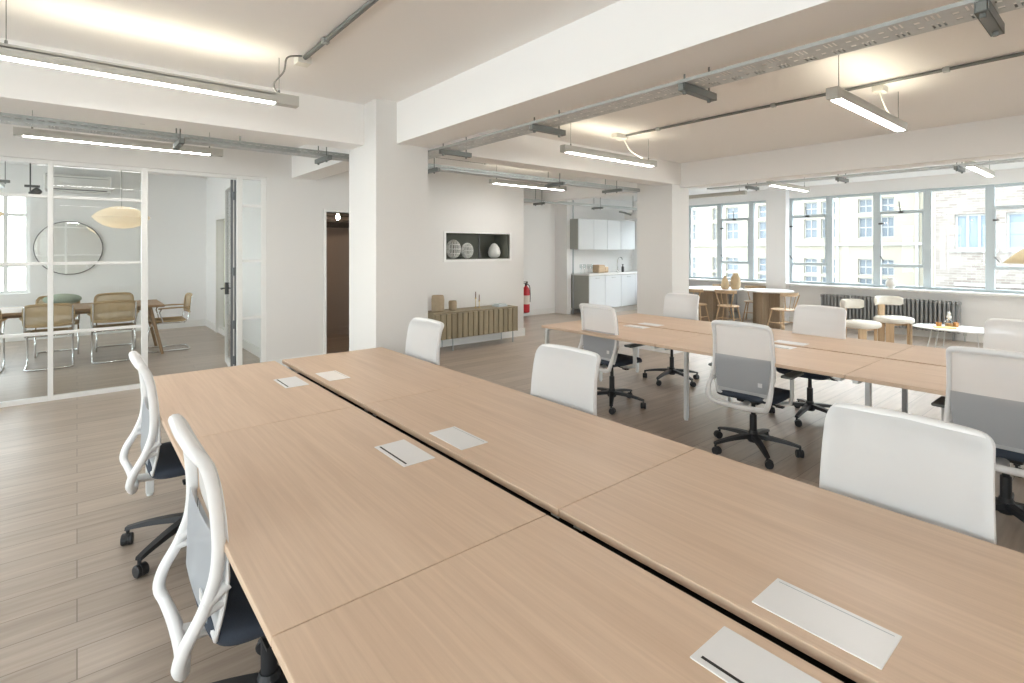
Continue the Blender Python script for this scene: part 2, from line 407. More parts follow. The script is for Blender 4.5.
# skirting
def skirt(name, segs):
    b = MB()
    for x0, y0, x1, y1 in segs: b.box((x0, y0, 0), (x1, y1, .13)); b.box((x0, y0, .13), (x1, y1, .135))
    return struct(b.build(name, M['trim'], smooth=0))
skirt('baseboard_front', [(1.87, YP-.018, 2.585, YP), (3.54, YP-.018, 6.218, YP), (6.2, YP, 6.218, YB), (6.218, YB-.018, 8.98, YB)])
skirt('baseboard_meeting', [(X0, YM-.018, 2.03, YM), (2.012, 11.13, 2.03, YM-.018), (2.012, YP+.25, 2.03, 9.87)])
skirt('baseboard_right', [(XW-.018, Y0, XW, 4.8), (XW-.018, 5.21, XW, 8.8), (11.402, 4.8, 11.42, 5.21)])
skirt('baseboard_column', [(1.958, 4.192, 1.976, 4.79), (1.976, 4.192, 2.485, 4.21), (6.782, 4.462, 6.8, 5.11), (6.8, 4.462, 7.25, 4.48)])

# ---------------------------------------------------------------- windows
def window_x(name, x, ys, z0, z1, openers, m, tz=(1.25, 2.24), d=.06):
    """steel window in plane x; ys mullion centres incl. ends; openers = bay indices with transoms"""
    b = MB(); w = .058
    b.box((x, ys[0], z0), (x+d, ys[-1], z0+.05)); b.box((x, ys[0], z1-.05), (x+d, ys[-1], z1))
    for i, y in enumerate(ys):
        ww = w if 0 < i < len(ys)-1 else .05
        yy = y + (ww if i == 0 else (-ww if i == len(ys)-1 else 0))
        b.box((x-.01, yy-ww, z0), (x+d+.01, yy+ww, z1))
    for i in openers:
        for t in tz: b.box((x-.005, ys[i], t-.03), (x+d, ys[i+1], t+.03))
        # casement rim
        b.box((x-.02, ys[i]+.045, tz[0]), (x+.02, ys[i]+.075, tz[1])); b.box((x-.02, ys[i+1]-.075, tz[0]), (x+.02, ys[i+1]-.045, tz[1]))
    o = struct(b.build(name, m, smooth=0, bevel=.004))
    g = MB(); g.box((x+.028, ys[0]+.02, z0+.02), (x+.032, ys[-1]-.02, z1-.02)); g.build('glass_pane', M['glass'], o, smooth=0)
    h = MB()
    for i in openers:
        ym = (ys[i]+ys[i+1])/2
        h.tube([(x-.02, ym, tz[1]+.0), (x-.07, ym, tz[1]+.02), (x-.03, ym+.03, tz[1]+.19)], .009, 6)
        h.box((x-.06, ym-.03, tz[1]-.02), (x, ym+.03, tz[1]+.01))
        h.tube([(x-.02, ys[i+1]-.06, 1.42), (x-.08, ys[i+1]-.08, 1.42), (x-.08, ys[i+1]-.13, 1.34)], .009, 6)
        h.box((x-.05, ys[i+1]-.11, 2.02), (x, ys[i+1]-.04, 2.05))
    h.build('window_stay', M['dkmetal'], o)
    return o
window_x('window_1', 11.66, [-2.9, -2.0, -1.2, -.4, .45, 1.64, 2.473, 3.24, 4.058, 4.86], .84, 2.63, [1, 3, 4-0, 6, 8], M['winframe'])
window_x('window_2', 11.66, [5.21, 5.645, 6.40, 7.2, 7.75, 8.3], .84, 2.63, [1, 3], M['winframe'])
# interior sills
b = MB(); b.bbox((11.42, Y0, .80), (11.66, 4.8, .84), .006); b.bbox((11.42, 5.21, .80), (11.66, 8.8, .84), .006); struct(b.build('trim_3', M['trim']))
def simple_window(name, a, c, n, axis):
    b = MB(); z0, z1 = (.5, 2.65) if axis == 'x' else (.4, 2.65)
    def bx(p, q, zz0, zz1, f=0.04):
        if axis == 'x': b.box((X0-.16, p, zz0), (X0-.10, q, zz1))
        else: b.box((p, Y0-.16, zz0), (q, Y0-.10, zz1))
    bx(a, c, z0, z0+.05); bx(a, c, z1-.05, z1); bx(a, c, 2.1, 2.15)
    for i in range(n+1):
        t = a+(c-a)*i/n; bx(max(a, t-.03), min(c, t+.03), z0, z1)
    o = struct(b.build(name, M['winframe'], smooth=0))
    g = MB()
    if axis == 'x': g.box((X0-.132, a, z0), (X0-.128, c, z1))
    else: g.box((a, Y0-.132, z0), (c, Y0-.128, z1))
    g.build('glass_pane', M['glass'], o, smooth=0)
k = 3
for a, c in LW: simple_window('window_%d' % k, a, c, 4, 'x'); k += 1
for a, c in RW: simple_window('window_%d' % k, a, c, 4, 'y'); k += 1
# meeting-room rear window
b = MB(); y = YM+.1
for q in [(-3.2, -.62, .80, .85), (-3.2, -.62, 2.45, 2.5), (-3.2, -.62, 2.12, 2.17), (-3.2, -.62, 1.25, 1.29)]: b.box((q[0], y, q[2]), (q[1], y+.05, q[3]))
for x in (-3.2, -2.6, -2.0, -1.42, -.96, -.68): b.box((x, y-.006, .801), (x+.06, y+.056, 2.499))
o = struct(b.build('window_%d' % k, M['trim'], smooth=0)); g = MB(); g.box((-3.2, y+.02, .8), (-.62, y+.024, 2.5)); g.build('glass_pane', M['glass'], o, smooth=0)

# ---------------------------------------------------------------- glazed partition of the meeting room
P = struct(bpy.data.objects.new('partition_frame', None)); col.objects.link(P)
b = MB(); w = .022; yy0, yy1 = YP+.02, YP+.07
posts = [-4.58, -3.41, -2.61, -1.81, -1.01, -.21]
for x in posts: b.box((x-w, yy0-.004, .001), (x+w, yy1+.004, 2.472))
b.box((.585-.03, yy0-.01, 0), (.585+.03, yy1+.01, 2.47))
b.box((X0, yy0, 2.43), (1.86, yy1, 2.47)); b.box((X0, yy0, 0), (.6, yy1, .05))
for z in (.695, 1.41, 2.1): b.box((X0, yy0+.005, z-.016), (.57, yy1-.005, z+.016)); b.box((1.57, yy0+.005, z-.016), (1.82, yy1-.005, z+.016))
b.box((1.525, yy0-.005, .001), (1.585, yy1+.005, 2.473)); b.box((1.80, yy0-.01, 0), (1.86, yy1+.01, 2.47)); b.box((1.56, yy0, 0), (1.84, yy1, .05))
b.build('frame', M['trim'], P, smooth=0, bevel=.003)
xs = [X0]+posts[1:]+[.57]
for i in range(len(xs)-1):
    g = MB(); g.box((xs[i]+.01, YP+.042, .03), (xs[i+1]-.01, YP+.048, 2.45)); g.build('glass_pane', M['pglass'], P, smooth=0)
g = MB(); g.box((1.57, YP+.042, .03), (1.82, YP+.048, 2.45)); g.build('glass_pane', M['pglass'], P, smooth=0)
# open door leaf
b = MB(); L = .88; y = YP+.09
D = struct(bpy.data.objects.new('door_2', None)); col.objects.link(D); D.location = (1.50, y, 0); D.rotation_euler = (0, 0, R(-6))
b.box((-.02, 0, .01), (.02, .04, 2.42)); b.box((-.02, L-.04, .01), (.02, L, 2.42)); b.box((-.018, .04, 2.36), (.018, L-.04, 2.42)); b.box((-.018, .04, .01), (.018, L-.04, .09))
b.build('frame', M['trim'], D, smooth=0)
b = MB(); b.box((-.034, -.012, .01), (-.008, 0, 2.42)); b.box((.008, -.012, .01), (.034, 0, 2.42)); b.build('edge_strip', M['doorstile'], D, smooth=0)
b = MB()
for z in (.18, .62, 1.28, 2.22): b.tube([(0, -.02, z-.05), (0, -.02, z+.05)], .014, 10)
b.build('hinge', M['doorstile'], D)
g = MB(); g.box((-.003, .04, .09), (.003, L-.04, 2.36)); g.build('glass_pane', M['pglass'], D, smooth=0)
b = MB(); b.tube([(-.02, L-.06, 1.02), (-.07, L-.06, 1.02), (-.07, L-.18, 1.02)], .01, 8); b.tube([(.02, L-.06, 1.02), (.07, L-.06, 1.02), (.07, L-.18, 1.02)], .01, 8); b.box((-.024, L-.09, .94), (.024, L-.03, 1.1))
b.build('handle', M['dkmetal'], D)
bpy.data.objects['partition_frame'].name = 'wall_partition'

# ---------------------------------------------------------------- desks
def make_desk(name, x0, x1, y0, y1, side, legs, label, group, z=.74, metal='whitemetal'):
    t = thing(name, label, 'desk', ((x0+x1)/2, (y0+y1)/2, 0), 0, group)
    hx, hy = (x1-x0)/2, (y1-y0)/2-.0012
    b = MB(); b.bbox((-hx, -hy, z-.026), (hx, hy, z), .0035, 2); top = b.build('tabletop', [M['desk']], t)
    b = MB()
    # under-frame rails
    b.box((-hx+.22, -hy+.02, z-.06), (-hx+.26, hy-.02, z-.027)); b.box((hx-.26, -hy+.02, z-.06), (hx-.22, hy-.02, z-.027))
    for yy in (-hy+.03, hy-.07): b.box((-hx+.03, yy, z-.052), (hx-.03, yy+.035, z-.027))
    b.build('under_frame', M[metal], t, smooth=0)
    for (lx, ly) in legs:
        b = MB(); lx -= (x0+x1)/2; ly -= (y0+y1)/2
        b.bbox((lx-.022, ly-.016, .012), (lx+.022, ly+.016, z-.05), .006); b.lathe([(.018, 0), (.018, .013)], (lx, ly, 0), 10)
        b.build('leg', M[metal], t)
    # flush cable flap near the middle gap
    s = side   # +1: gap is at +x edge, -1: gap at -x edge
    cx = s*(hx-.105); 
    b = MB(); b.bbox((cx-.068, -.128, z-.001), (cx+.068, .128, z+.0025), .0012); fl = b.build('cable_flap', M['white'], t)
    b = MB(); sx = cx-.050
    b.box((sx-.0035, -.112, z+.0022), (sx+.0035, .112, z+.0032)) if s > 0 else b.box((cx+.053, -.118, z+.0022), (cx+.055, .118, z+.0032))
    b.build('slot', M['slot'] if s > 0 else M['greymetal'], fl, smooth=0)
    return t
GX0, GX1, XL, XR = 1.119, 1.169, .316, 1.966
jy = [4.08, 2.63, 1.18, -.27]
pos = ['far end', 'middle', 'near end']
for i in range(3):
    y1, y0 = jy[i], jy[i+1]
    lg = {0: [(XL+.04, y1-.05), (GX0-.06, y1-.05)], 1: [(XL+.42, y1-.04)], 2: [(XL+.42, y1-.04), (XL+.04, y0+.05), (GX0-.06, y0+.05)]}[i]
    make_desk('desk', XL, GX0, y0, y1, 1, lg, ['oak desk of the front bench closest to the glass partition',
              'middle oak desk of the front bench, on the side of the navy-seated chairs', 'closest oak desk of the front bench, on the side of the navy-seated chairs'][i], 'oak desks of the front bench')
    lg = [(2*(XL+XR)/2-a+0, c) for a, c in lg]
    make_desk('desk', GX1, XR, y0, y1, -1, lg, ['oak desk of the front bench ending closest to the white column', 'middle oak desk of the front bench, on the sideboard side of the gap',
              'closest oak desk of the front bench, where the largest white chair back stands'][i], 'oak desks of the front bench')
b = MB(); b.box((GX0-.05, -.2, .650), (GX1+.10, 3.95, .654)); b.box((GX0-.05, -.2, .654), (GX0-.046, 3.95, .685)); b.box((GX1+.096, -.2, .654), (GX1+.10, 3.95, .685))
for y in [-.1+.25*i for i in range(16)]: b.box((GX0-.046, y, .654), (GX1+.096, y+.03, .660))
tag(b.build('cable_tray', M['dark'], smooth=0), 'dark cable tray with the shade of the gap painted in, between the front desks', 'cable tray')
AX0, AX1, AG0, AG1 = 3.85, 5.50, 4.65, 4.695
ky = [4.15, 2.70, 1.25, -.20]
for i in range(3):
    y1, y0 = ky[i], ky[i+1]
    lg = {0: [(AX0+.04, y1-.05), (AG0-.06, y1-.05)], 1: [(AX0+.43, y1-.0-.03)], 2: [(AX0+.36, y1-.03), (AX0+.04, y0+.05)]}[i]
    make_desk('desk', AX0, AG0, y0, y1, 1, lg, ['oak desk at the sideboard end of the second bench, near side', 'middle oak desk of the second bench, near side facing the front bench',
              'oak desk of the second bench beside the white chair at the picture edge'][i], 'oak desks of the second bench', metal='whitemetal')
    lg = {0: [(AX1-.04, y1-.05), (AG1+.06, y1-.05)], 1: [(AX1-.43, y1-.03)], 2: [(AG1+.38, y1-.03), (AX1-.04, y0+.05)]}[i]
    make_desk('desk', AG1, AX1, y0, y1, -1, lg, ['oak desk of the second bench, window side, closest to the square column', 'middle oak desk of the second bench, window side',
              'oak desk of the second bench, window side, closest to the coffee table'][i], 'oak desks of the second bench', metal='greymetal' if i == 2 else 'whitemetal')

# ---------------------------------------------------------------- office chairs
def make_chair():
    t = thing('office_chair', '', 'chair', (0,0,0))
    # base
    b = MB()
    b.lathe([(.034, .075), (.044, .085), (.046, .12), (.036, .14), (.03, .16)], seg=16)
    for k in range(5):
        T = Matrix.Rotation(2*PI*k/5+.06, 4, 'Z')
        n = 7; secs = []
        for i in range(n):
            u = i/(n-1); r = .03+.295*u; zc = .122-.036*u*u-.004*u; w = .029-.012*u; h = .027-.013*u
            secs.append([(r, -w, zc-h*.6), (r, -w*.8, zc+h*.6), (r, w*.8, zc+h*.6), (r, w, zc-h*.6)])
        vs = [T @ Vector(p) for s_ in secs for p in s_]
        fs = [(i*4+j, i*4+(j+1) % 4, (i+1)*4+(j+1) % 4, (i+1)*4+j) for i in range(n-1) for j in range(4)]+[(3,2,1,0), ((n-1)*4, (n-1)*4+1, (n-1)*4+2, (n-1)*4+3)]
        b.add(vs, fs)
    b.build('base', M['black'], t)
    for k in range(5):
        a = 2*PI*k/5+.06; c = Vector((.318*math.cos(a), .318*math.sin(a), 0)); sw = a+PI/2+.5*math.sin(3*k+1)
        T = Matrix.Translation(c) @ Matrix.Rotation(sw, 4, 'Z')
        b = MB()
        for s_ in (-1, 1):
            T2 = T @ Matrix.Translation((.012, s_*.015, .0295)) @ Matrix.Rotation(PI/2, 4, 'X')
            b.lathe([(.006, -.011), (.025, -.011), (.0295, -.007), (.0295, .007), (.025, .011), (.006, .011)], seg=16, T=T2)
        b.box((-.006, -.005, .028), (.03, .005, .052), T); b.lathe([(.009, .05), (.009, .085)], (0,0,0), 8, T=T)
        b.lathe([(.030, .0), (.030, .012)], (0,0,0), 12, T=T @ Matrix.Translation((.012, -.006, .032)) @ Matrix.Rotation(-PI/2, 4, 'X'))
        b.build('caster', M['black'], t)
    b = MB(); b.lathe([(.026, .14), (.026, .28), (.017, .285), (.015, .40)], seg=14); b.build('gas_column', M['black'], t)
    b = MB(); b.bbox((-.11, -.085, .39), (.12, .085, .43), .012); b.tube([(.02, .06, .41), (.04, .23, .405)], .006, 6); b.tube([(-.04, -.06, .41), (-.05, -.21, .40)], .006, 6)
    b.box((.03, .20, .399), (.06, .25, .409)); b.box((-.07, -.24, .394), (-.03, -.19, .404))
    b.build('mechanism', M['black'], t)
    # seat
    b = MB(); n = 40
    def ring(sc, z, dz=0.0):
        out = []
        for k in range(n):
            a = 2*PI*k/n; ca, sa = math.cos(a), math.sin(a); e = .38
            x = .225*sc*abs(ca)**e*(1 if ca >= 0 else -1); y = .235*sc*abs(sa)**e*(1 if sa >= 0 else -1)
            f = max(0, x-.10)**2*1.4
            out.append((x+.02, y, z-f+dz*(abs(y)/.235)**2))
        return out
    rings = [ring(.86, .430), ring(.97, .437), ring(1.0, .452), ring(.985, .470), ring(.93, .481), ring(.7, .484, .004), ring(.35, .482, .004)]
    vs = [p for r_ in rings for p in r_]; m = len(rings)
    fs = [(i*n+k, i*n+(k+1) % n, (i+1)*n+(k+1) % n, (i+1)*n+k) for i in range(m-1) for k in range(n)]+[list(range(n))[::-1], [(m-1)*n+k for k in range(n)]]
    b.add(vs, fs); b.build('seat', M['seat'], t, smooth=50)
    # back frame: side rails sweep back low down and meet in a bottom rail
    prof = [(-.236, .990), (-.218, .962), (-.202, .90), (-.193, .82), (-.189, .73), (-.198, .65), (-.228, .57), (-.268, .50), (-.284, .445), (-.270, .408)]
    hw =   [.203,          .211,          .213,        .215,        .218,        .221,        .225,        .227,        .218,        .185]
    rad =  [(.018, .015),  (.018, .013), (.018, .012), (.018, .012), (.018, .012), (.018, .013), (.018, .015), (.018, .018), (.018, .020), (.018, .020)]
    side = [(x, w_, z_, ra, rb) for (x, z_), w_, (ra, rb) in zip(prof, hw, rad)]
    top = [(-.244, .175, 1.000, .020, .017), (-.248, .08, 1.004, .021, .018), (-.250, 0, 1.005, .021, .018), (-.248, -.08, 1.004, .021, .018), (-.244, -.175, 1.000, .020, .017)]
    bot = [(-.258, .07, .396, .020, .020), (-.258, -.07, .396, .020, .020)]
    loop = [p for p in side[::-1]]+top+[(x, -w_, z_, ra, rb) for x, w_, z_, ra, rb in side]+bot[::-1]
    sp = smoothpath(loop, 4, True)
    b = MB(); b.tube([p[:3] for p in sp], [(p[3], p[4]) for p in sp], 10, closed=True, up=(1, 0, 0))
    b.tube([(-.258, 0, .396), (-.17, 0, .385), (-.08, 0, .402)], [(.016, .05), (.016, .034), (.016, .026)], 10, up=(0, 0, 1))
    b.build('back_frame', M['white'], t, smooth=60)
    # mesh panel, stretched over the front of the frame
    def lerp(pts, z):
        for (z1, x1), (z2, x2) in zip(pts, pts[1:]):
            if z <= z1 and z >= z2: return x1+(x2-x1)*(z1-z)/(z1-z2)
        return pts[-1][1]
    def px(z): return lerp([(1.014, -.236), (1.004, -.224), (.985, -.209), (.962, -.197), (.90, -.182), (.82, -.171), (.73, -.165), (.63, -.165), (.55, -.174), (.46, -.192)], z)
    def pw(z): return lerp([(1.012, .203), (1.006, .210), (.992, .217), (.955, .223), (.71, .230), (.64, .224), (.56, .212), (.46, .198)], z)
    zt, zb = 1.012, .465
    def fn(u, v):
        z = zt+(zb-zt)*u; w_ = pw(z); y = -w_+2*w_*v
        return (px(z)-.010*(1-(2*v-1)**2)*math.sin(PI*min(1, u)), y, z)
    b = MB(); b.grid(fn, 36, 10); b.build('back_mesh', M['meshw'], t, smooth=80)
    b = MB(); e = []
    for i in range(9): z = .70-(.70-zb)*i/8; e.append((px(z)-.002, pw(z)-.004, z))
    loop2 = e+[(px(zb), .12, zb-.008), (px(zb)-.004, 0, zb-.010), (px(zb), -.12, zb-.008)]+[(x, -y, z) for x, y, z in e[::-1]]
    b.tube(loop2, [(.002, .002), (.005, .006)]+[(.007, .011)]*(len(loop2)-4)+[(.005, .006), (.002, .002)], 8, up=(1, 0, 0))
    for s_ in (-1, 1): b.tube([(px(.62)+.002, s_*.216, .62), (-.226, s_*.222, .585)], [.014, .018], 8); b.tube([(px(.57), s_*.21, .57), (-.236, s_*.222, .56)], [.009, .014], 8)
    b.build('panel_frame', M['white'], t, smooth=60)
    def fn2(u, v):
        z = .755-.245*u; w_ = pw(z)-.022; y = -w_+2*w_*v
        return (px(z)-.030-.010*math.sin(PI*u)-.006*(1-(2*v-1)**2), y, z)
    b = MB(); b.grid(fn2, 10, 10); lb = b.build('lumbar_support', M['meshg'], t, smooth=80); lb['label'] = 'grey lower panel of the backrest'
    b = MB(); b.box((px(.57)-.050, -.155, .555), (px(.57)-.046, -.125, .585)); b.build('adjuster_tab', M['white'], t, smooth=0)
    for s_ in (-1, 1):
        b = MB(); b.tube([(.02, s_*.08, .405), (.02, s_*.20, .402), (.02, s_*.262, .42), (.015, s_*.275, .47), (.01, s_*.276, .62)], [(.022,.012),(.022,.012),(.024,.013),(.026,.013),(.022,.012)], 10, up=(1, 0, 0))
        a_ = b.build('armrest', M['whitemetal'], t, smooth=60)
        b = MB(); b.bbox((-.10, s_*.276-.042, .622), (.135, s_*.276+.042, .642), .009, 3); b.build('arm_pad', M['pad'], a_)
    return t
ch = make_chair()
spots = [
    (.475, 3.27, 0, .0, 'white mesh office chair with navy seat, nearer the glass partition', None),
    (.492, 1.86, 0, .0, 'white mesh office chair with navy seat cut by the bottom edge of the photo', None),
    (1.84, 3.52, PI, .0, 'white chair back above the front bench, beside the column and the sideboard', None),
    (1.84, 2.01, PI, .03, 'white chair back in the middle of the far edge of the front bench', None),
    (1.84, .505, PI, -.02, 'largest white chair back, standing above the desk edge at lower right', None),
    (4.14, 3.42, 0, -.02, 'mesh office chair at the near side of the second bench, closest to the sideboard', None),
    (4.02, 1.93, 0, .05, 'mesh office chair at the middle of the second bench, showing its black star base', None),
    (4.03, .50, 0, .0, 'mesh office chair at the second bench, cut by the photo edge', None),
    (5.43, 3.58, PI, .02, 'pinkish-lit mesh chair across the second bench, beside the square column', None),
    (5.20, 1.97, PI, -.02, 'mesh chair across the second bench, between the round table and lounge chairs', None),
    (5.28, .58, PI, .0, 'mesh chair across the second bench, in front of the coffee table', None),
]
for i, (x, y, rz, j, lab, g) in enumerate(spots):
    if i == 0: ch.location = (x, y, 0); ch.rotation_euler = (0,0,rz+j); ch['label'] = lab; ch['group'] = 'office chairs at the benches'
    else: dup(ch, (x, y, 0), rz+j, lab, 'office chairs at the benches')

# ---------------------------------------------------------------- ceiling: linear lights
def strip_light(x0, x1, y, label, z=2.535, along='x', cable=None, ec=0.06, lit=True, er=0.06, darkcord=False):
    L = (x1-x0)/2
    t = thing('strip_light', label, 'ceiling light', ((x0+x1)/2, y, z), 0 if along == 'x' else PI/2, 'suspended strip lights')
    b = MB(); w = .035; h = .07
    b.box((-L, -w, .0), (-L+ec, w, h)); b.box((L-er, -w, .0), (L, w, h))
    b.box((-L+ec, -w, .004), (L-er, -w+.006, h)); b.box((-L+ec, w-.006, .004), (L-er, w, h)); b.box((-L+ec, -w, h-.02), (L-er, w, h-.014))
    b.build('housing', M['alu'], t, smooth=0)
    b = MB(); b.box((-L+ec, -w+.006, .001), (L-er, w-.006, .008)); b.build('diffuser', M['lamp'] if lit else M['cable'], t, smooth=0)
    b = MB(); b.box((-L+.15, -.02, h-.014), (L-.15, .02, h-.004)); b.build('uplight', M['lampup'] if lit else M['cable'], t, smooth=0)
    for s_ in (-1, 1):
        b = MB(); b.tube([(s_*(L-.12), 0, h), (s_*(L-.12), 0, CZ-z+.004)], .0022, 5); b.lathe([(.008, 0), (.006, .03)], (s_*(L-.12), 0, h-.004), 8); b.build('suspension_wire', M['steeldark'], t)
    if cable:
        b = MB(); b.tube(smoothpath([tuple(p) for p in cable], 6), .006, 6); b.build('cord', M['cabledk'] if darkcord else M['cable'], t)
    return t
strip_light(-.40, 1.17, 3.73, 'long lit strip light crossing the top left, ending near the column', cable=[(.66, 0, .07), (.62, -.04, .12), (.66, -.12, .19), (.66, -.2, .26), (.75, -.2, .29)], er=.15, darkcord=True)
strip_light(-.42, 1.18, 6.2, 'lit strip light behind the cable tray in front of the glass partition', er=.12)
strip_light(3.75, 5.30, 3.73, 'lit strip light over the second bench, left of the square column', cable=[(.62, 0, .07), (.50, .0, .09), (.32, .02, .16), (.22, .02, .29)])
strip_light(3.75, 5.30, 1.29, 'large lit strip light hanging at upper right above the second bench', cable=[(.66, 0, .07), (.52, .02, .10), (.40, .04, .20), (.36, .05, .29)])
strip_light(4.72, 6.30, 6.2, 'lit strip light in front of the sideboard wall, beyond the tray')
strip_light(8.14, 9.58, 3.67, 'small strip light in the window bay, beside the window pier')
strip_light(8.10, 9.55, 1.33, 'small strip light in the window bay, above the brick building')
strip_light(8.45, 9.95, 5.3, 'unlit cream strip light turned lengthways beside the column', along='y', lit=False)

strip_light(8.45, 9.75, 6.2, 'unseen strip light added to brighten the kitchen side, behind the square column')  # lamp added out of sight to lift the dim kitchen
for xa, xb, lab in ((-.4, 1.17, 'added strip light, unseen behind the camera, brightening the front bench'), (3.75, 5.30, 'added strip light, unseen past the second bench, brightening its end'), (8.1, 9.55, 'added strip light, unseen, brightening the window bay floor')):  # lamps added out of view to even out floor and ceiling light
    strip_light(xa, xb, -1.15, lab)
def junction(name, x, y, label, w=.11, d=.07, h=.05):
    b = MB(); b.bbox((x-w/2, y-d/2, CZ-h), (x+w/2, y+d/2, CZ-.001), .006); tag(b.build(name, M['cable']), label, 'junction box')
junction('junction_box', 1.17, 3.62, 'white junction box at the end of the top left conduit', .09, .09)
junction('junction_box', 4.70, 3.77, 'white junction box over the second bench strip light', .20, .08)
junction('junction_box', 4.90, 1.34, 'white junction box on the conduit above the large strip light', .12, .08)
def conduit(label, pts, r=.0125, clips=()):
    b = MB(); b.tube(pts, r, 8); o = b.build('conduit_pipe', M['steeldark'])
    tag(o, label, 'conduit')
    for c in clips: q = MB(); q.bbox((c[0]-.02, c[1]-.02, c[2]-.018), (c[0]+.02, c[1]+.02, CZ), .004); q.build('clip', M['steel'], o)
    return o
zc = CZ-.016
conduit('grey conduit running over the front bench at the top left', [(1.17, Y0+.01, zc), (1.17, 3.57, zc)], .015, [(1.17, 3.2, zc), (1.17, 1.9, zc)])
conduit('long grey conduit on the ceiling above the second bench', [(4.75, Y0+.01, zc), (4.75, 3.72, zc)], .0125, [(4.75, 3.3, zc), (4.75, 2.1, zc), (4.75, .9, zc)])
conduit('short conduit above the tray by the sideboard wall', [(2.5, 6.25, zc), (4.70, 6.25, zc)], .0125, [(4.68, 6.25, zc)])
conduit('thin ceiling conduit crossing towards the kitchen', [(7.45, 5.2, 2.62), (7.45, 9.15, 2.62)], .011)

# ---------------------------------------------------------------- cable trays
def cable_tray(label, a, bnd, fixed, w, z, along, brackets, rodz=CZ, strut=(-.06, .16), sh=.05):
    """perforated tray running from a to bnd along axis, between fixed and fixed+w"""
    t = thing('cable_tray', label, 'cable tray', (0,0,0))
    m = MB(); p = .12; n = int((bnd-a)/p)
    def V(s_, c, zz): return (fixed+c, s_, zz) if along == 'y' else (s_, fixed+c, zz)
    f = w/.20
    cols_ = [0, .022*f, .055*f, .078*f, .122*f, .145*f, .178*f, w]
    cuts = [(0, .012, 0), (.012, .020, 1), (.020, .030, 0), (.030, .038, 1), (.038, .048, 0), (.048, .056, 1), (.056, .078, 0), (.078, .098, 2), (.098, .12, 0)]
    for i in range(n):
        s0 = a+i*p
        for u0, u1, kind in cuts:
            for c in range(len(cols_)-1):
                if kind == 1 and c in (1, 2, 4, 5): continue
                if kind == 2 and c in (2, 4): continue
                m.add([V(s0+u0, cols_[c], z), V(s0+u1, cols_[c], z), V(s0+u1, cols_[c+1], z), V(s0+u0, cols_[c+1], z)], [(0,1,2,3)])
    m.build('tray_base', M['tray'], t, smooth=0, solid=.0015)
    for c in (0, w):
        r = MB(); c0, c1 = c-.0012, c+.0012
        if sh > .03:
            r.box(V(a, c0, z), V(a+n*p, c1, z+sh*.36)); r.box(V(a, c0, z+sh*.64), V(a+n*p, c1, z+sh))
            for i in range(n*2): r.box(V(a+i*p/2, c0, z+sh*.36), V(a+i*p/2+.022, c1, z+sh*.64))
        else: r.box(V(a, c0, z), V(a+n*p, c1, z+sh))
        lip = (c, c+.012) if c == 0 else (c-.012, c); r.box(V(a, lip[0], z+sh-.001), V(a+n*p, lip[1], z+sh+.002))
        r.build('side_rail', M['steel'], t, smooth=0)
    for s_ in brackets:
        r = MB(); lo, hi = strut[0], w+strut[1]
        q0 = V(s_-.02, lo, z-.042); q1 = V(s_+.02, hi, z-.002); r.box(q0, (q1[0], q1[1], z-.038)) if True else None
        r.box(V(s_-.0205, lo, z-.042), V(s_-.0175, hi, z-.002)); r.box(V(s_+.0175, lo, z-.042), V(s_+.0205, hi, z-.002))
        r.box(V(s_-.015, lo-.004, z-.040), V(s_+.015, lo+.002, z-.004))
        for rc in (max(lo+.03, -.03), hi-.05):
            r.tube([V(s_, rc, z-.045), V(s_, rc, rodz)], .005, 6); r.lathe([(.010, -.058), (.010, -.042)], V(s_, rc, z), 6)
        r.build('bracket', M['steeldark'], t, smooth=30)
    return t
tA = cable_tray('perforated steel cable tray running beside the big beam over the benches', Y0+.05, 4.95, 2.50, .20, 2.455, 'y', [4.02, 2.80, 1.59, .375, -.85], strut=(-.0, .13), sh=.014)
cable_tray('perforated cable tray crossing in front of the glass partition and sideboard wall', X0+.1, 8.2, 5.06, .14, 2.455, 'x', [-.55, .65, 1.85, 3.05, 5.0, 6.2, 7.5], strut=(-.12, .10))
cable_tray('cable tray along the window side of the second beam', Y0+.05, 4.3, 7.30, .20, 2.46, 'y', [3.6, 2.45, 1.30, .1], strut=(-.0, .14), sh=.014)
cable_tray('short cable tray in front of the kitchen', 6.3, 11.2, 7.45, .10, 2.46, 'x', [6.9, 8.6, 10.2], strut=(-.1, .1))
# bits hanging from the ceiling left of the column
b = MB(); b.box((.36, 5.02, 2.78), (.44, 5.10, 2.80)); b.box((.385, 5.04, 2.55), (.415, 5.08, 2.79)); tag(b.build('ceiling_bracket', M['steel'], smooth=0), 'short steel stub hanging from the ceiling above the left tray', 'bracket')
b = MB(); b.tube([(1.12, 5.15, 2.50), (1.12, 5.15, 2.66), (1.24, 5.15, 2.70), (1.30, 5.15, 2.83)], .008, 6); tag(b.build('bent_conduit', M['steel']), 'thin bent conduit rising from the left cable tray', 'conduit')

# ---------------------------------------------------------------- sideboard and what stands on it
SBx0, SBx1, SBy0, SBy1, SBz0, SBz1 = 4.06, 5.70, 6.72, 7.12, .19, .60
t = thing('sideboard', 'long low oak sideboard with fluted doors on thin metal legs', 'sideboard', ((SBx0+SBx1)/2, (SBy0+SBy1)/2, 0))
hx, hy = (SBx1-SBx0)/2, (SBy1-SBy0)/2
b = MB(); b.box((-hx, -hy+.02, SBz0), (hx, hy, SBz0+.02)); b.box((-hx, -hy, SBz1-.02), (hx, hy, SBz1)); b.box((-hx, -hy, SBz0), (-hx+.02, hy, SBz1-.02)); b.box((hx-.02, -hy, SBz0), (hx, hy, SBz1-.02)); b.box((-hx+.02, hy-.01, SBz0+.02), (hx-.02, hy, SBz1-.02)); b.box((-hx+.02, -hy+.05, SBz0+.02), (hx-.02, -hy+.055, SBz1-.02))
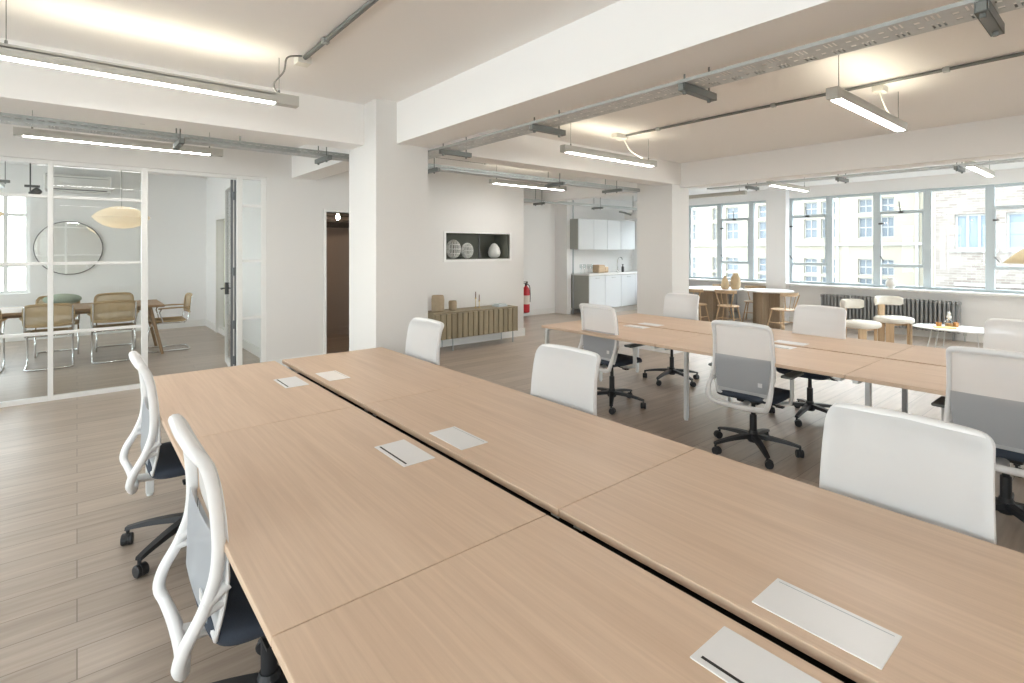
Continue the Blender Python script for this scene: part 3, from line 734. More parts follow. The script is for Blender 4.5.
b.build('carcass', M['sideboard'], t, smooth=0, bevel=.003)
nd = 4; dw = (2*hx-.04)/nd
for d in range(nd):
    b = MB(); xa = -hx+.02+d*dw+.002; fw = (dw-.004)/4
    for k in range(4):
        x = xa+k*fw
        b.prism([(x+.004, -hy+.012), (x+.012, -hy-.008), (x+fw*.5, -hy-.012), (x+fw-.012, -hy-.008), (x+fw-.004, -hy+.012)], SBz0+.006, SBz1-.024)
    b.box((xa, -hy+.010, SBz0+.006), (xa+dw-.004, -hy+.022, SBz1-.024)); b.build('door', M['sideboard'], t, smooth=20)
for lx in (-.445, .75):
    for ly in (-hy+.05, hy-.04):
        b = MB(); b.tube([(lx, ly, 0), (lx, ly, SBz0)], [.008, .011], 8); b.build('leg', M['greymetal'], t)
def sit(name, label, cat, prof, x, y, z, m, seg=20, group=None, sx=1, sy=1):
    b = MB(); b.lathe(prof, (0,0,0), seg, sx=sx, sy=sy); return tag(b.build(name, m, loc=(x, y, z), smooth=40), label, cat, group)
sit('vase', 'tall speckled stoneware cylinder vase on the sideboard, beside the column', 'vase', [(.08, 0), (.098, .02), (.10, .18), (.092, .235), (.086, .25), (.080, .245), (.084, .2), (.08, .03), (.01, .025)], 4.26, 6.92, SBz1, M['clay'])
sit('vase', 'shorter stoneware pot next to the tall one on the sideboard', 'vase', [(.05, 0), (.062, .01), (.066, .12), (.060, .15), (.055, .148), (.058, .12), (.05, .02), (.01, .015)], 4.53, 6.92, SBz1, M['clay'])
for x, h, lab in ((4.98, .17, 'brass candlestick with the taller dark candle on the sideboard'), (5.05, .12, 'brass candlestick with the lower candle on the sideboard')):
    c = thing('candlestick', lab, 'candlestick', (x, 6.93, SBz1))
    b = MB(); b.lathe([(.026, 0), (.024, .006), (.006, .012), (.005, h-.02), (.014, h-.015), (.012, h), (.004, h)], seg=12); b.build('holder', M['brass'], c)
    b = MB(); b.lathe([(.009, h-.006), (.008, h+.09), (.002, h+.10)], seg=8); b.build('candle', M['candle'], c)
b = MB(); b.bbox((5.36, 6.82, SBz1), (5.56, 7.0, SBz1+.025), .005); b.bbox((5.38, 6.83, SBz1+.025), (5.54, 6.98, SBz1+.045), .005)
tag(b.build('book', mat('pale_blue_cover', (.55, .60, .62), .6)), 'pale blue-grey book lying at the open end of the sideboard', 'book')

# display niche in the wall
b = MB(); b.box((4.55, YP+.42, 1.39), (5.87, YP+.44, 1.82)); b.box((4.53, YP+.2, 1.37), (5.89, YP+.44, 1.39)); b.box((4.53, YP+.2, 1.82), (5.89, YP+.44, 1.84)); b.box((4.53, YP+.2, 1.39), (4.55, YP+.44, 1.82)); b.box((5.87, YP+.2, 1.39), (5.89, YP+.44, 1.82))
b.box((5.862, YP+.03, 1.391), (5.8695, YP+.42, 1.819)); b.box((4.5505, YP+.03, 1.391), (4.558, YP+.42, 1.819)); b.box((4.558, YP+.03, 1.812), (5.862, YP+.42, 1.8195)); b.box((4.558, YP+.03, 1.3905), (5.862, YP+.42, 1.398))
struct(b.build('wall_niche', M['niche'], smooth=0))
b = MB()
b.box((4.51, YP-.012, 1.35), (5.91, YP+.03, 1.39)); b.box((4.51, YP-.012, 1.82), (5.91, YP+.03, 1.845)); b.box((4.51, YP-.012, 1.39), (4.55, YP+.03, 1.82)); b.box((5.87, YP-.012, 1.39), (5.91, YP+.03, 1.82))
struct(b.build('trim_4', M['trim'], smooth=0))
b = MB(); b.box((5.28, YP+.10, 1.39), (5.295, YP+.12, 1.82)); tag(b.build('divider_bar', M['dkmetal'], smooth=0), 'thin dark upright dividing the wall niche', 'divider')
for x, rr, lab in ((4.84, .132, 'round white openwork ornament in the niche, nearer the column'), (5.12, .110, 'round white openwork ornament at the middle of the niche')):
    b = MB()
    for k in range(6):
        a = PI*k/6; b.tube([(rr*math.cos(a)*math.sin(q), rr*math.sin(a)*math.sin(q)*.6, rr*1.15*math.cos(q)) for q in [2*PI*i/20 for i in range(20)]], .009, 5, closed=True)
    for zz in (-.5, 0, .5):
        rz_ = rr*math.sqrt(1-zz*zz); b.tube([(rz_*math.cos(q), rz_*.6*math.sin(q), rr*1.15*zz) for q in [2*PI*i/20 for i in range(20)]], .008, 5, closed=True)
    tag(b.build('woven_ornament', M['ceramic'], loc=(x, YP+.22, 1.398+rr*1.15+.008)), lab, 'ornament')
sit('egg_vase', 'white egg-shaped vase in the wall niche', 'vase', [(.05, 0), (.10, .04), (.115, .10), (.095, .18), (.055, .24), (.025, .262), (.01, .265)], 5.70, YP+.22, 1.398, M['ceramic'], 24)
sit('small_bottle', 'small dark bottle standing in the wall niche beside the egg vase', 'bottle', [(.022, 0), (.024, .01), (.024, .08), (.008, .11), (.008, .14)], 5.40, YP+.24, 1.398, M['dkmetal'], 12)

# fire extinguisher
t = thing('fire_extinguisher', 'red fire extinguisher against the pale wall past the sideboard', 'fire extinguisher', (7.93, 9.06, 0))
b = MB(); b.lathe([(.06, .10), (.082, .115), (.085, .16), (.085, .60), (.07, .66), (.035, .70), (.025, .72)], seg=20); b.build('cylinder_body', M['red'], t)
b = MB(); b.lathe([(.087, .30), (.087, .50)], seg=20, cap=False); b.build('body_label', mat('label_cream', (.75, .68, .6), .5), t)
b = MB(); b.lathe([(.028, .72), (.028, .77)], seg=10); b.box((-.10, -.012, .77), (.05, .012, .785)); b.box((-.10, -.012, .80), (.03, .012, .815)); b.box((.01, -.012, .77), (.04, .012, .815)); b.build('handle', M['black'], t, smooth=0)
b = MB(); b.tube(smoothpath([(.03, 0, .75), (.09, -.02, .70), (.10, -.03, .5), (.095, -.03, .34)], 6), .010, 6); b.build('hose', M['black'], t)
b = MB(); b.box((-.04, .08, .3), (.04, .135, .6)); b.box((-.09, .05, .08), (.09, .135, .10)); b.build('wall_bracket', M['dkmetal'], t, smooth=0)

# ---------------------------------------------------------------- kitchen
KY = 8.28; KB = 8.86; KZ = .93
ks = [9.21, 9.776, 10.38, 10.95, 11.58]
tall = ['grey-sided base cabinet at the open end of the kitchen', 'base cabinet second from the open end of the kitchen', 'base cabinet third from the open end, in front of the tap', 'base cabinet half hidden by the square column']
for i in range(4):
    t = thing('base_cabinet', tall[i], 'cabinet', (ks[i], KY, 0), 0, 'kitchen base cabinets'); w = ks[i+1]-ks[i]-.003
    b = MB(); b.box((0, .022, .13), (w, KB-KY, KZ-.0)); b.m = 1; b.box((0, .07, .0), (w, .10, .13)) ; b.build('body', [M['kitside'], M['trim']], t, smooth=0)
    b = MB(); b.bbox((.002, 0, .14), (w-.002, .02, KZ-.01), .003); d = b.build('door', M['kit'], t)
    b = MB(); b.tube([(w/2-.06, -.002, KZ-.06), (w/2-.06, -.02, KZ-.06), (w/2+.06, -.02, KZ-.06), (w/2+.06, -.002, KZ-.06)], .005, 6); b.build('handle', M['steel'], d)
b = MB(); b.bbox((9.19, KY-.02, KZ+.001), (11.59, KB, KZ+.045), .006); tag(b.build('worktop', M['counter']), 'white worktop over the kitchen base cabinets', 'worktop')
us = [9.10, 9.645, 10.145, 10.671, 11.25]
ul = ['grey-sided wall cabinet at the open end of the kitchen', 'second wall cabinet from the open end', 'third wall cabinet from the open end', 'wall cabinet closest to the square column']
for i in range(4):
    t = thing('wall_cabinet', ul[i], 'cabinet', (us[i], 8.52, 1.555), 0, 'kitchen wall cabinets'); w = us[i+1]-us[i]-.003
    b = MB(); b.box((0, .022, 0), (w, .34, .72)); b.build('body', M['kitside'], t, smooth=0)
    b = MB(); b.bbox((.002, 0, -.01), (w-.002, .02, .725), .003); b.build('door', M['kit'], t)
for k, x in enumerate((9.27, 9.40, 9.53, 9.66)):
    b = MB(); b.lathe([(.032, 0), (.032, .003), (.004, .008), (.004, .09), (.03, .13), (.036, .18), (.030, .22)], seg=12, cap=False)
    tag(b.build('wine_glass', M['clear'], loc=(x, 8.60, KZ+.046)), 'clear stemmed glass in the row on the kitchen worktop', 'glass', 'stemmed glasses on the kitchen worktop')
b = MB(); b.bbox((9.80, 8.5, KZ+.046), (10.05, 8.72, KZ+.24), .03, 3); tag(b.build('bread_bin', M['oakx']), 'larger rounded wooden box on the kitchen worktop', 'box')
b = MB(); b.bbox((10.08, 8.54, KZ+.046), (10.22, 8.70, KZ+.19), .025, 3); tag(b.build('wooden_canister', M['oakx']), 'smaller wooden canister beside the larger wooden box', 'canister')
b = MB(); b.tube(smoothpath([(0, 0, 0), (0, 0, .28), (0, -.05, .36), (0, -.13, .36), (0, -.16, .30)], 5), .011, 8); b.lathe([(.025, 0), (.02, .03)], (0,0,0), 10)
tag(b.build('kitchen_tap', M['chrome'], loc=(10.80, 8.74, KZ+.046)), 'tall chrome swan-neck tap over the kitchen sink', 'tap')
b = MB(); b.box((10.45, 8.40, KZ+.0455), (11.15, 8.70, KZ+.049)); tag(b.build('sink_rim', M['chrome'], smooth=0), 'steel sink set in the kitchen worktop', 'sink')
sit('soap_bottle', 'small dark soap bottle beside the kitchen tap', 'bottle', [(.03, 0), (.034, .01), (.034, .11), (.012, .14), (.012, .17), (.03, .175), (.03, .185)], 11.02, 8.74, KZ+.046, M['dkmetal'], 12)
b = MB(); b.tube([(9.19, 8.78, 0), (9.19, 8.78, CZ)], .017, 8); tag(b.build('vertical_pipe', M['greymetal']), 'grey vertical pipe beside the kitchen pillar', 'pipe')
t = thing('ceiling_unit', 'grey ceiling-hung air unit with pipes above the kitchen', 'air conditioner', (10.55, 7.9, 2.28))
b = MB(); b.bbox((-.28, -.2, 0), (.5, .2, .16), .01); b.build('casing', M['acw'], t); b = MB(); b.box((-.2, -.206, .02), (.42, -.2, .07)); b.build('outlet', M['dkmetal'], t, smooth=0)
b = MB()
for x in (-.2, .4): b.tube([(x, 0, .16), (x, 0, CZ-2.28)], .006, 6)
b.tube([(-.28, 0, .1), (-.5, 0, .14), (-.6, .1, .17)], .02, 8); b.build('hanger_and_pipes', M['steeldark'], t)

# ---------------------------------------------------------------- round tables, wooden chairs
def round_table(x, y, r, label, rz):
    t = thing('round_table', label, 'table', (x, y, 0), rz, 'round white-topped tables')
    b = MB(); b.lathe([(r-.03, .708), (r-.006, .714), (r, .724), (r, .732), (r-.006, .738), (.01, .738)], seg=48); b.build('tabletop', M['counter'], t)
    for k in range(2):
        b = MB(); T = Matrix.Rotation(k*PI/2, 4, 'Z')
        if k == 0: b.bbox((-.29, -.07, 0), (.29, .07, .708), .006, T=T)
        else: b.bbox((-.29, -.07, 0), (-.071, .07, .708), .006, T=T); b.bbox((.071, -.07, 0), (.29, .07, .708), .006, T=T)
        b.build('pedestal_panel', M['pedestal'], t)
round_table(10.36, 5.82, .58, 'round white table carrying two tan vases, half behind the square column', .2)
round_table(10.66, 4.82, .46, 'round white table with a clear top on a crossed wood base', -.15)
sit('vase', 'bottle-necked tan vase on the round table, the shorter of the two', 'vase', [(.055, 0), (.075, .02), (.082, .08), (.06, .18), (.03, .235), (.028, .26), (.036, .27), (.02, .265)], 10.227, 5.494, .738, M['claytan'])
sit('vase', 'taller tan vase with a wide shoulder on the round table', 'vase', [(.07, 0), (.088, .03), (.098, .12), (.09, .22), (.06, .28), (.05, .30), (.055, .325), (.04, .315)], 10.392, 5.356, .738, M['claytan'])
def make_wchair():
    t = thing('wooden_chair', '', 'chair')
    b = MB()
    prof = [(.02, .425), (.185, .428), (.205, .438), (.205, .448), (.19, .456), (.02, .450)]
    b.lathe(prof, seg=28); b.build('seat', M['oakx'], t)
    for sx, sy in ((1,1),(1,-1),(-1,1),(-1,-1)):
        b = MB(); b.tube([(sx*.13, sy*.13, .43), (sx*.21, sy*.20, 0)], [.014, .011], 8); b.build('leg', M['oak'], t)
    for sy in (-1, 1):
        b = MB(); b.tube([(.175, sy*.165, .2), (-.175, sy*.165, .2)], .008, 6); b.build('stretcher', M['oak'], t)
    b = MB(); b.tube([(0, .165, .2), (0, -.165, .2)], .008, 6); b.build('stretcher', M['oak'], t)
    for sy in (-1, 1):
        b = MB(); b.tube([(-.15, sy*.10, .44), (-.20, sy*.175, .72)], [.012, .010], 8); b.build('back_post', M['oak'], t)
    for sy in (-.04, .04):
        b = MB(); b.tube([(-.17, sy*.9, .44), (-.235, sy*1.4, .72)], .006, 6); b.build('spindle', M['oak'], t)
    b = MB(); pts = [(-.245+.11*abs(q)**2, .21*q, 0) for q in [i/6-1 for i in range(13)]]
    n = len(pts); vs = []
    for x, y, _ in pts: vs += [(x-.01, y, .70), (x+.01, y, .70), (x+.004, y, .765), (x-.016, y, .765)]
    fs = [(i*4+j, i*4+(j+1) % 4, (i+1)*4+(j+1) % 4, (i+1)*4+j) for i in range(n-1) for j in range(4)]+[(3,2,1,0), ((n-1)*4, (n-1)*4+1, (n-1)*4+2, (n-1)*4+3)]
    b.add(vs, fs); b.build('top_rail', M['oakx'], t, smooth=50, bevel=.003)
    return t
wc = make_wchair(); G = 'pale wooden chairs at the round tables'
wc['group'] = G
wsp = [(9.66, 5.80, .10, 'wooden spindle chair at the round table closest to the square column'),
       (9.84, 5.22, .15, 'wooden spindle chair between the two round tables, its curved rail below the vases'),
       (10.05, 4.27, PI/2-.35, 'wooden chair with pale seat at the window-end of the round table, in profile'),
       (11.08, 5.30, PI+.3, 'wooden chair behind the round table against the window pier'),
       (10.95, 6.02, PI+.1, 'wooden chair on the window side of the table with the vases')]
for i, (x, y, rz, lab) in enumerate(wsp):
    if i == 0: wc.location = (x, y, 0); wc.rotation_euler = (0,0,rz); wc['label'] = lab
    else: dup(wc, (x, y, 0), rz, lab, G)

# ---------------------------------------------------------------- lounge chairs
def make_lounge():
    t = thing('lounge_chair', '', 'chair')
    # front = +X
    b = MB(); n = 32; rings = []
    for sc, z in ((.90, .365), (.99, .38), (1.0, .405), (.985, .43), (.90, .448), (.6, .455), (.2, .456)):
        rings.append([(.24*sc*abs(math.cos(a))**.75*(1 if math.cos(a) >= 0 else -1), .265*sc*abs(math.sin(a))**.75*(1 if math.sin(a) >= 0 else -1), z) for a in [2*PI*k/n for k in range(n)]])
    vs = [p for r_ in rings for p in r_]; m = len(rings)
    b.add(vs, [(i*n+k, i*n+(k+1) % n, (i+1)*n+(k+1) % n, (i+1)*n+k) for i in range(m-1) for k in range(n)]+[list(range(n))[::-1], [(m-1)*n+k for k in range(n)]])
    b.build('seat', M['boucle'], t, smooth=60)
    b = MB(); pts = []
    for i in range(13):
        a = R(-60+120*i/12); pts.append((.08-.33*math.cos(a), .275*math.sin(a), .70))
    rr = [(.075, .026) if 0 < i < 12 else (.05, .015) for i in range(13)]
    b.tube(pts, rr, 12, up=(0, 0, 1)); b.build('backrest', M['boucle'], t, smooth=60)
    b = MB(); b.bbox((-.285, -.05, .0), (-.24, .05, .68), .008); b.build('back_post', M['oak'], t)
    for s_ in (-1, 1):
        b = MB(); T = Matrix.Translation((.12, s_*.17, 0)) @ Matrix.Rotation(s_*.5, 4, 'Z'); b.bbox((-.02, -.055, 0), (.02, .055, .37), .006, T=T); b.build('leg', M['oak'], t)
    b = MB(); b.box((-.26, -.03, .325), (.12, .03, .364)); b.box((.08, -.17, .325), (.13, .17, .364)); b.build('seat_rail', M['oak'], t, smooth=0)
    return t
lc = make_lounge(); lc['group'] = 'lounge chairs by the radiator'
lc.location = (9.25, 2.78, 0); lc.rotation_euler = (0,0,R(-103)); lc['label'] = 'cream boucle lounge chair closer to the benches, its curved back at the round table side'
dup(lc, (10.28, 2.62, 0), R(-125), 'cream boucle lounge chair closer to the radiator, beside the coffee table', 'lounge chairs by the radiator')

# coffee table and things on it
t = thing('coffee_table', 'low oval white coffee table on thin white wire legs', 'table', (10.30, 1.78, 0), R(90))
b = MB(); b.lathe([(.56, .335), (.60, .342), (.60, .352), (.59, .358), (.02, .358)], seg=48, sy=.62); b.build('tabletop', M['counter'], t)
for sx, sy in ((1,1),(1,-1),(-1,1),(-1,-1)):
    b = MB(); b.tube([(sx*.30, sy*.22, .336), (sx*.36, sy*.26, .006), (sx*.26, sy*.27, .006), (sx*.22, sy*.2, .336)], .006, 6); b.build('leg', M['whitemetal'], t)
t = thing('decanter', 'glass decanter with ball stoppers on the coffee table', 'decanter', (10.36, 1.93, .359))
b = MB(); b.lathe([(.05, 0), (.055, .01), (.055, .085), (.02, .11), (.016, .12)], seg=18); b.build('body', M['clear'], t)
b = MB(); b.lathe([(.045, .006), (.048, .012), (.048, .055), (.02, .056)], seg=18); b.build('liquid', M['amber'], t)
b = MB()
for z, r_ in ((.15, .033), (.205, .026)): b.lathe([(r_*math.sin(PI*i/8)+.0005, z-r_*math.cos(PI*i/8)) for i in range(9)], seg=14)
b.build('stopper', M['ceramic'], t)
for (x, y, lab) in ((10.24, 2.03, 'short amber tumbler on the coffee table, on the lounge chair side of the decanter'), (10.42, 1.86, 'short amber tumbler on the coffee table, tucked by the decanter')):
    sit('tumbler', lab, 'glass', [(.028, 0), (.034, .005), (.036, .07), (.032, .069), (.03, .01)], x, y, .359, M['amber'], 14)
b = MB(); T = Matrix.Translation((10.18, 1.95, .359)) @ Matrix.Rotation(.35, 4, 'Z'); b.bbox((-.09, -.13, 0), (.09, .13, .014), .002, T=T); tag(b.build('yellow_book', M['yellow']), 'yellow book lying on the coffee table', 'book')

# radiators
def radiator(y0, y1, label):
    t = thing('radiator', label, 'radiator', (11.50, (y0+y1)/2, 0)); n = int((y1-y0)/.062)
    b = MB()
    for i in range(n):
        y = -(y1-y0)/2+.03+i*.062
        for dx in (-.05, .0, .05): b.tube([(dx, y, .17), (dx, y, .62)], [.017, .017], 6)
        b.bbox((-.07, y-.026, .60), (.07, y+.026, .665), .018, 2); b.bbox((-.07, y-.026, .13), (.07, y+.026, .19), .018, 2)
    b.build('sections', M['iron'], t, smooth=40)
    b = MB(); yy = -(y1-y0)/2-.05; b.tube([(0, yy+.08, .16), (0, yy, .16), (0, yy, 0)], .012, 8); b.lathe([(.02, .10), (.024, .12), (.02, .20)], (0, yy, 0), 10); b.build('valve', M['steel'], t)
    for yy in (-(y1-y0)/2+.1, (y1-y0)/2-.1):
        b = MB(); b.box((-.05, yy-.01, 0), (.05, yy+.01, .14)); b.build('foot', M['iron'], t, smooth=0)
radiator(1.98, 4.15, 'long grey column radiator below the right-hand windows')
radiator(5.9, 7.5, 'grey column radiator behind the round table with the vases')
sit('sill_vase', 'small round cream vase on the window sill above the radiator', 'vase', [(.04, 0), (.045, .01), (.05, .02), (.085, .06), (.09, .11), (.06, .16), (.03, .175), (.045, .195), (.035, .19)], 11.50, 2.97, .84, M['ceramic'])
# floor lamp with a wide shade
t = thing('floor_lamp', 'wide cream lampshade at the right edge in front of the window', 'lamp', (10.3, .78, 0))
b = MB(); b.lathe([(.16, 0), (.16, .015), (.02, .03)], seg=28); b.build('base', M['dkmetal'], t)
b = MB(); b.tube([(0,0,.02), (0,0,1.66)], .012, 10); b.build('pole', M['dkmetal'], t)
b = MB(); b.lathe([(.53, 1.36), (.36, 1.53), (.16, 1.68), (.10, 1.72)], seg=36, cap=False); b.build('lamp_shade', M['shade'], t, solid=.004)

# ---------------------------------------------------------------- meeting room
t = thing('meeting_table', 'long oak meeting table with splayed legs behind the glass partition', 'table', (-.35, 9.75, 0))
b = MB(); b.bbox((-1.35, -.5, .705), (1.35, .5, .742), .008); b.build('tabletop', M['walnut'], t)
for sx, sy in ((1,1),(1,-1),(-1,1),(-1,-1)):
    b = MB(); b.tube([(sx*1.18, sy*.36, .705), (sx*1.33, sy*.42, 0)], [(.036, .026), (.026, .02)], 8, up=(0,1,0)); b.build('leg', M['walnut'], t)
b = MB(); b.box((-1.2, -.3, .655), (1.2, -.27, .705)); b.box((-1.2, .27, .655), (1.2, .3, .705)); b.build('apron', M['walnut'], t, smooth=0)
def make_cane():
    t = thing('cane_armchair', '', 'chair')   # front +Y
    b = MB(); w = .235
    path = [(-w, .10, .44), (-w, .24, .43), (-w, .27, .38), (-w, .30, .08), (-w, .28, .02), (-w, .22, .012), (-w, -.22, .012), (-w+.05, -.26, .012), (w-.05, -.26, .012), (w, -.22, .012), (w, .22, .012), (w, .28, .02), (w, .30, .08), (w, .27, .38), (w, .24, .43), (w, .10, .44)]
    b.tube(path, .011, 8); b.build('cantilever_frame', M['chrome'], t, smooth=60)
    b = MB()
    for s_ in (-1, 1): b.tube(smoothpath([(s_*w, .10, .44), (s_*w, -.16, .44), (s_*w, -.22, .48), (s_*w, -.25, .62), (s_*w, -.28, .82)], 4), .011, 8)
    b.tube([(-w, -.18, .43), (w, -.18, .43)], .009, 6); b.build('back_frame', M['chrome'], t, smooth=60)
    b = MB()
    b.bbox((-.24, -.21, .445), (-.19, .24, .475), .01); b.bbox((.19, -.21, .445), (.24, .24, .475), .01); b.bbox((-.19, -.21, .445), (.19, -.165, .475), .01); b.bbox((-.19, .19, .445), (.19, .24, .475), .01)
    se = b.build('seat', M['canerim'], t)
    b = MB(); b.box((-.195, -.17, .457), (.195, .195, .463)); b.build('cane_panel', M['cane'], se, smooth=0)
    b = MB(); loop = [(-.235, .60), (-.24, .76), (-.22, .815), (-.17, .835), (0, .84), (.17, .835), (.22, .815), (.24, .76), (.235, .60), (.20, .575), (0, .57), (-.20, .575)]
    def by(x, z): return -.235-.10*(z-.57)-.045*(1-(x/.24)**2)
    sp = smoothpath([(x, by(x, z), z) for x, z in loop], 3, True)
    b.tube(sp, [(.012, .018)]*len(sp), 8, closed=True, up=(0, 1, 0)); ba = b.build('backrest', M['canerim'], t, smooth=60)
    b = MB(); b.grid(lambda u, v: (-.225+.45*u, by(-.225+.45*u, .58+.245*v), .58+.245*v), 10, 6); b.build('cane_panel', M['cane'], ba, smooth=80)
    for s_ in (-1, 1):
        b = MB(); b.tube([(s_*.25, -.25, .66), (s_*.27, -.10, .665), (s_*.27, .12, .66), (s_*.262, .16, .655)], [(.010, .02), (.012, .024), (.012, .022), (.009, .014)], 8, up=(0,0,1)); a_ = b.build('armrest', M['canerim'], t, smooth=60)
        b = MB(); b.tube([(s_*.26, .12, .65), (s_*.25, .14, .60), (s_*.24, .10, .45)], .009, 6); b.build('arm_support', M['chrome'], a_)
    return t
cc = make_cane(); G = 'cane armchairs round the meeting table'; cc['group'] = G
csp = [(-.28, 9.30, 0, 'cane armchair with its back to the glass, left of the middle glazing bar'),
       (.40, 9.32, 0, 'cane armchair with its back to the glass, near the right table leg'),
       (-.98, 9.34, 0, 'cane armchair at the near side of the table, cut by the left photo edge'),
       (.46, 10.30, PI, 'cane armchair on the far side of the table, closer to the table end'),
       (-.22, 10.30, PI, 'cane armchair on the far side of the table below the round mirror'),
       (1.10, 9.72, PI/2, 'cane armchair in profile at the head of the meeting table')]
for i, (x, y, rz, lab) in enumerate(csp):
    if i == 0: cc.location = (x, y, 0); cc['label'] = lab
    else: dup(cc, (x, y, 0), rz, lab, G)
b = MB(); b.lathe([(.02, -.05), (.13, -.045), (.2, 0), (.13, .045), (.02, .05)], seg=24, sy=1.0, T=Matrix.Translation((-.17, 10.47, .80)) @ Matrix.Rotation(R(78), 4, 'X') @ Matrix.Diagonal((1.15, .42, 1.1, 1))); tag(b.build('cushion', M['green'], smooth=80), 'sage green cushion against the back of the far cane chair', 'cushion')
def pendant(x, y, label):
    t = thing('pendant_lamp', label, 'lamp', (x, y, 2.03), 0, 'saucer pendants over the meeting table')
    pr = [(.03, -.165), (.12, -.155), (.22, -.12), (.29, -.07), (.355, 0), (.29, .065), (.22, .11), (.12, .15), (.03, .16)]
    prof = []
    for i in range(len(pr)-1):
        for k in range(4):
            u = k/4; r_ = pr[i][0]*(1-u)+pr[i+1][0]*u; z_ = pr[i][1]*(1-u)+pr[i+1][1]*u; prof.append((r_+(.004 if k % 2 else 0), z_))
    prof.append(pr[-1])
    b = MB(); b.lathe(prof, seg=40, cap=False); b.build('lamp_shade', M['paper'], t, smooth=20)
    b = MB(); b.lathe([(.05*math.sin(PI*i/10)+.0005, -.05*math.cos(PI*i/10)) for i in range(11)], seg=14); b.build('bulb', M['bulbsoft'], t)
    b = MB(); b.tube([(0,0,.16), (0,0,CM-2.03)], .003, 6); b.lathe([(.05, CM-2.03-.03), (.05, CM-2.03-.001)], seg=16); b.build('cord', M['cabledk'], t)
    return t
pendant(.51, 9.70, 'cream saucer pendant lamp hanging over the right end of the meeting table')
pendant(-1.10, 9.70, 'cream saucer pendant lamp just entering the left edge of the photo')
t = thing('wall_mirror', 'large round mirror with thin dark frame on the meeting room wall', 'mirror', (-.105, YM-.02, 1.578))
T = Matrix.Rotation(PI/2, 4, 'X')
b = MB(); b.lathe([(.001, .0), (.462, .0), (.462, .012), (.001, .012)], seg=64, T=T); b.build('glass_disc', M['mirror'], t)
b = MB(); b.tube([(.466*math.cos(q), 0, .466*math.sin(q)) for q in [2*PI*i/64 for i in range(64)]], .008, 6, closed=True); b.build('frame', M['dkmetal'], t)
t = thing('air_conditioner', 'white wall-mounted air conditioner above the round mirror', 'air conditioner', (.02, YM-.13, 2.56))
b = MB(); b.bbox((-.46, -.11, 0), (.46, .128, .30), .03, 3); b.build('casing', M['acw'], t); b = MB(); b.box((-.40, -.112, .03), (.40, -.108, .045)); b.box((-.42, -.112, .245), (.42, -.108, .25)); b.build('outlet_slot', M['dkmetal'], t, smooth=0)
cable_tray('cable tray inside the meeting room at the upper left', 8.2, 11.9, -1.05, .15, 2.55, 'y', [8.9, 10.4], rodz=CM)
t = thing('track_spotlight', 'dark spotlight hanging below the meeting room tray', 'spotlight', (-.50, 9.9, 2.30))
b = MB(); b.lathe([(.03, 0), (.05, .02), (.05, .12), (.035, .14)], seg=14, T=Matrix.Rotation(.8, 4, 'Y')); b.build('head', M['dkmetal'], t); b = MB(); b.tube([(0,0,.05), (0,0,CM-2.30)], .008, 6); b.box((-.06, -.03, .12), (.10, .03, .15)); b.build('stem', M['dkmetal'], t)
# corridor bulb and pipes
t = thing('ceiling_bulb', 'glowing warm bulb in the corridor behind the doorway', 'lamp', (3.16, 8.1, 2.05))
b = MB(); b.lathe([(.012, .06), (.026, .03), (.03, 0), (.016, -.026), (.004, -.03)], seg=16); b.build('bulb', M['bulb'], t)
b = MB(); b.lathe([(.018, .06), (.022, .12), (.05, .295)], seg=12); b.build('lamp_holder', M['brass'], t)
b = MB(); b.tube([(2.33, 8.6, 2.13), (5.99, 8.6, 2.13)], .035, 10); b.tube([(2.33, 8.8, 1.97), (5.99, 8.8, 1.97)], .05, 10); b.tube([(2.33, 8.45, 2.02), (5.99, 8.45, 2.02)], .02, 10)
tag(b.build('corridor_pipes', M['dkmetal']), 'dark pipes under the corridor ceiling', 'pipe')

# ---------------------------------------------------------------- outside
b = MB(); b.box((XW+.5, -40, -6.2), (60, 60, -6)); b.box((-60, -60, -6.2), (XW+.5, 60, -6.1)); struct(b.build('road', M['bounce_ground'], smooth=0))
t = thing('building', 'cream rendered building opposite with rows of multi-pane windows', 'building', (24, 12, -6))
cols = [(16.2, 15.6), (14.77, 14.45), (13.54, 13.33), (12.84, 12.25), (11.3, 10.6), (9.33, 8.82), (8.66, 8.13), (7.31, 6.83), (6.56, 6.11)]
rows = [(2.98, 3.54), (2.01, 2.81), (.53, 1.16), (-.6, .41), (4.3, 5.1), (-2.4, -1.4)]
b = MB(); zs = sorted(rows)
ys = sorted([(c[1], c[0]) for c in cols])
def wallgrid(b, x, y0, y1, z0, z1, ys, zs, dep):
    y = y0
    for ya, yb in ys+[(y1, y1)]:
        b.box((x, y, z0), (x+dep, ya, z1)); z = z0
        if ya < y1:
            for za, zb in zs:
                if za > z: b.box((x, ya, z), (x+dep, yb, za))
                z = zb
            b.box((x, ya, z), (x+dep, yb, z1))
        y = yb
wallgrid(b, 0, 4.88-12, 18, 0, 13, [(a-12, c-12) for a, c in ys], [(a+6, c+6) for a, c in zs], .3)
b.build('facade', M['render'], t, smooth=0)
b = MB(); b.box((-.10, 4.88-12, 1.70+6), (0, 18, 1.80+6)); b.box((-.06, 4.88-12, 3.75+6), (0, 18, 3.85+6)); b.build('string_course', M['renderw'], t, smooth=0)
b = MB(); b.box((-.05, 8.0-12, 0), (0, 8.05-12, 13)); b.box((-.08, 5.35-12, 0), (0, 5.43-12, 13)); b.build('drainpipe', M['greymetal'], t, smooth=0)
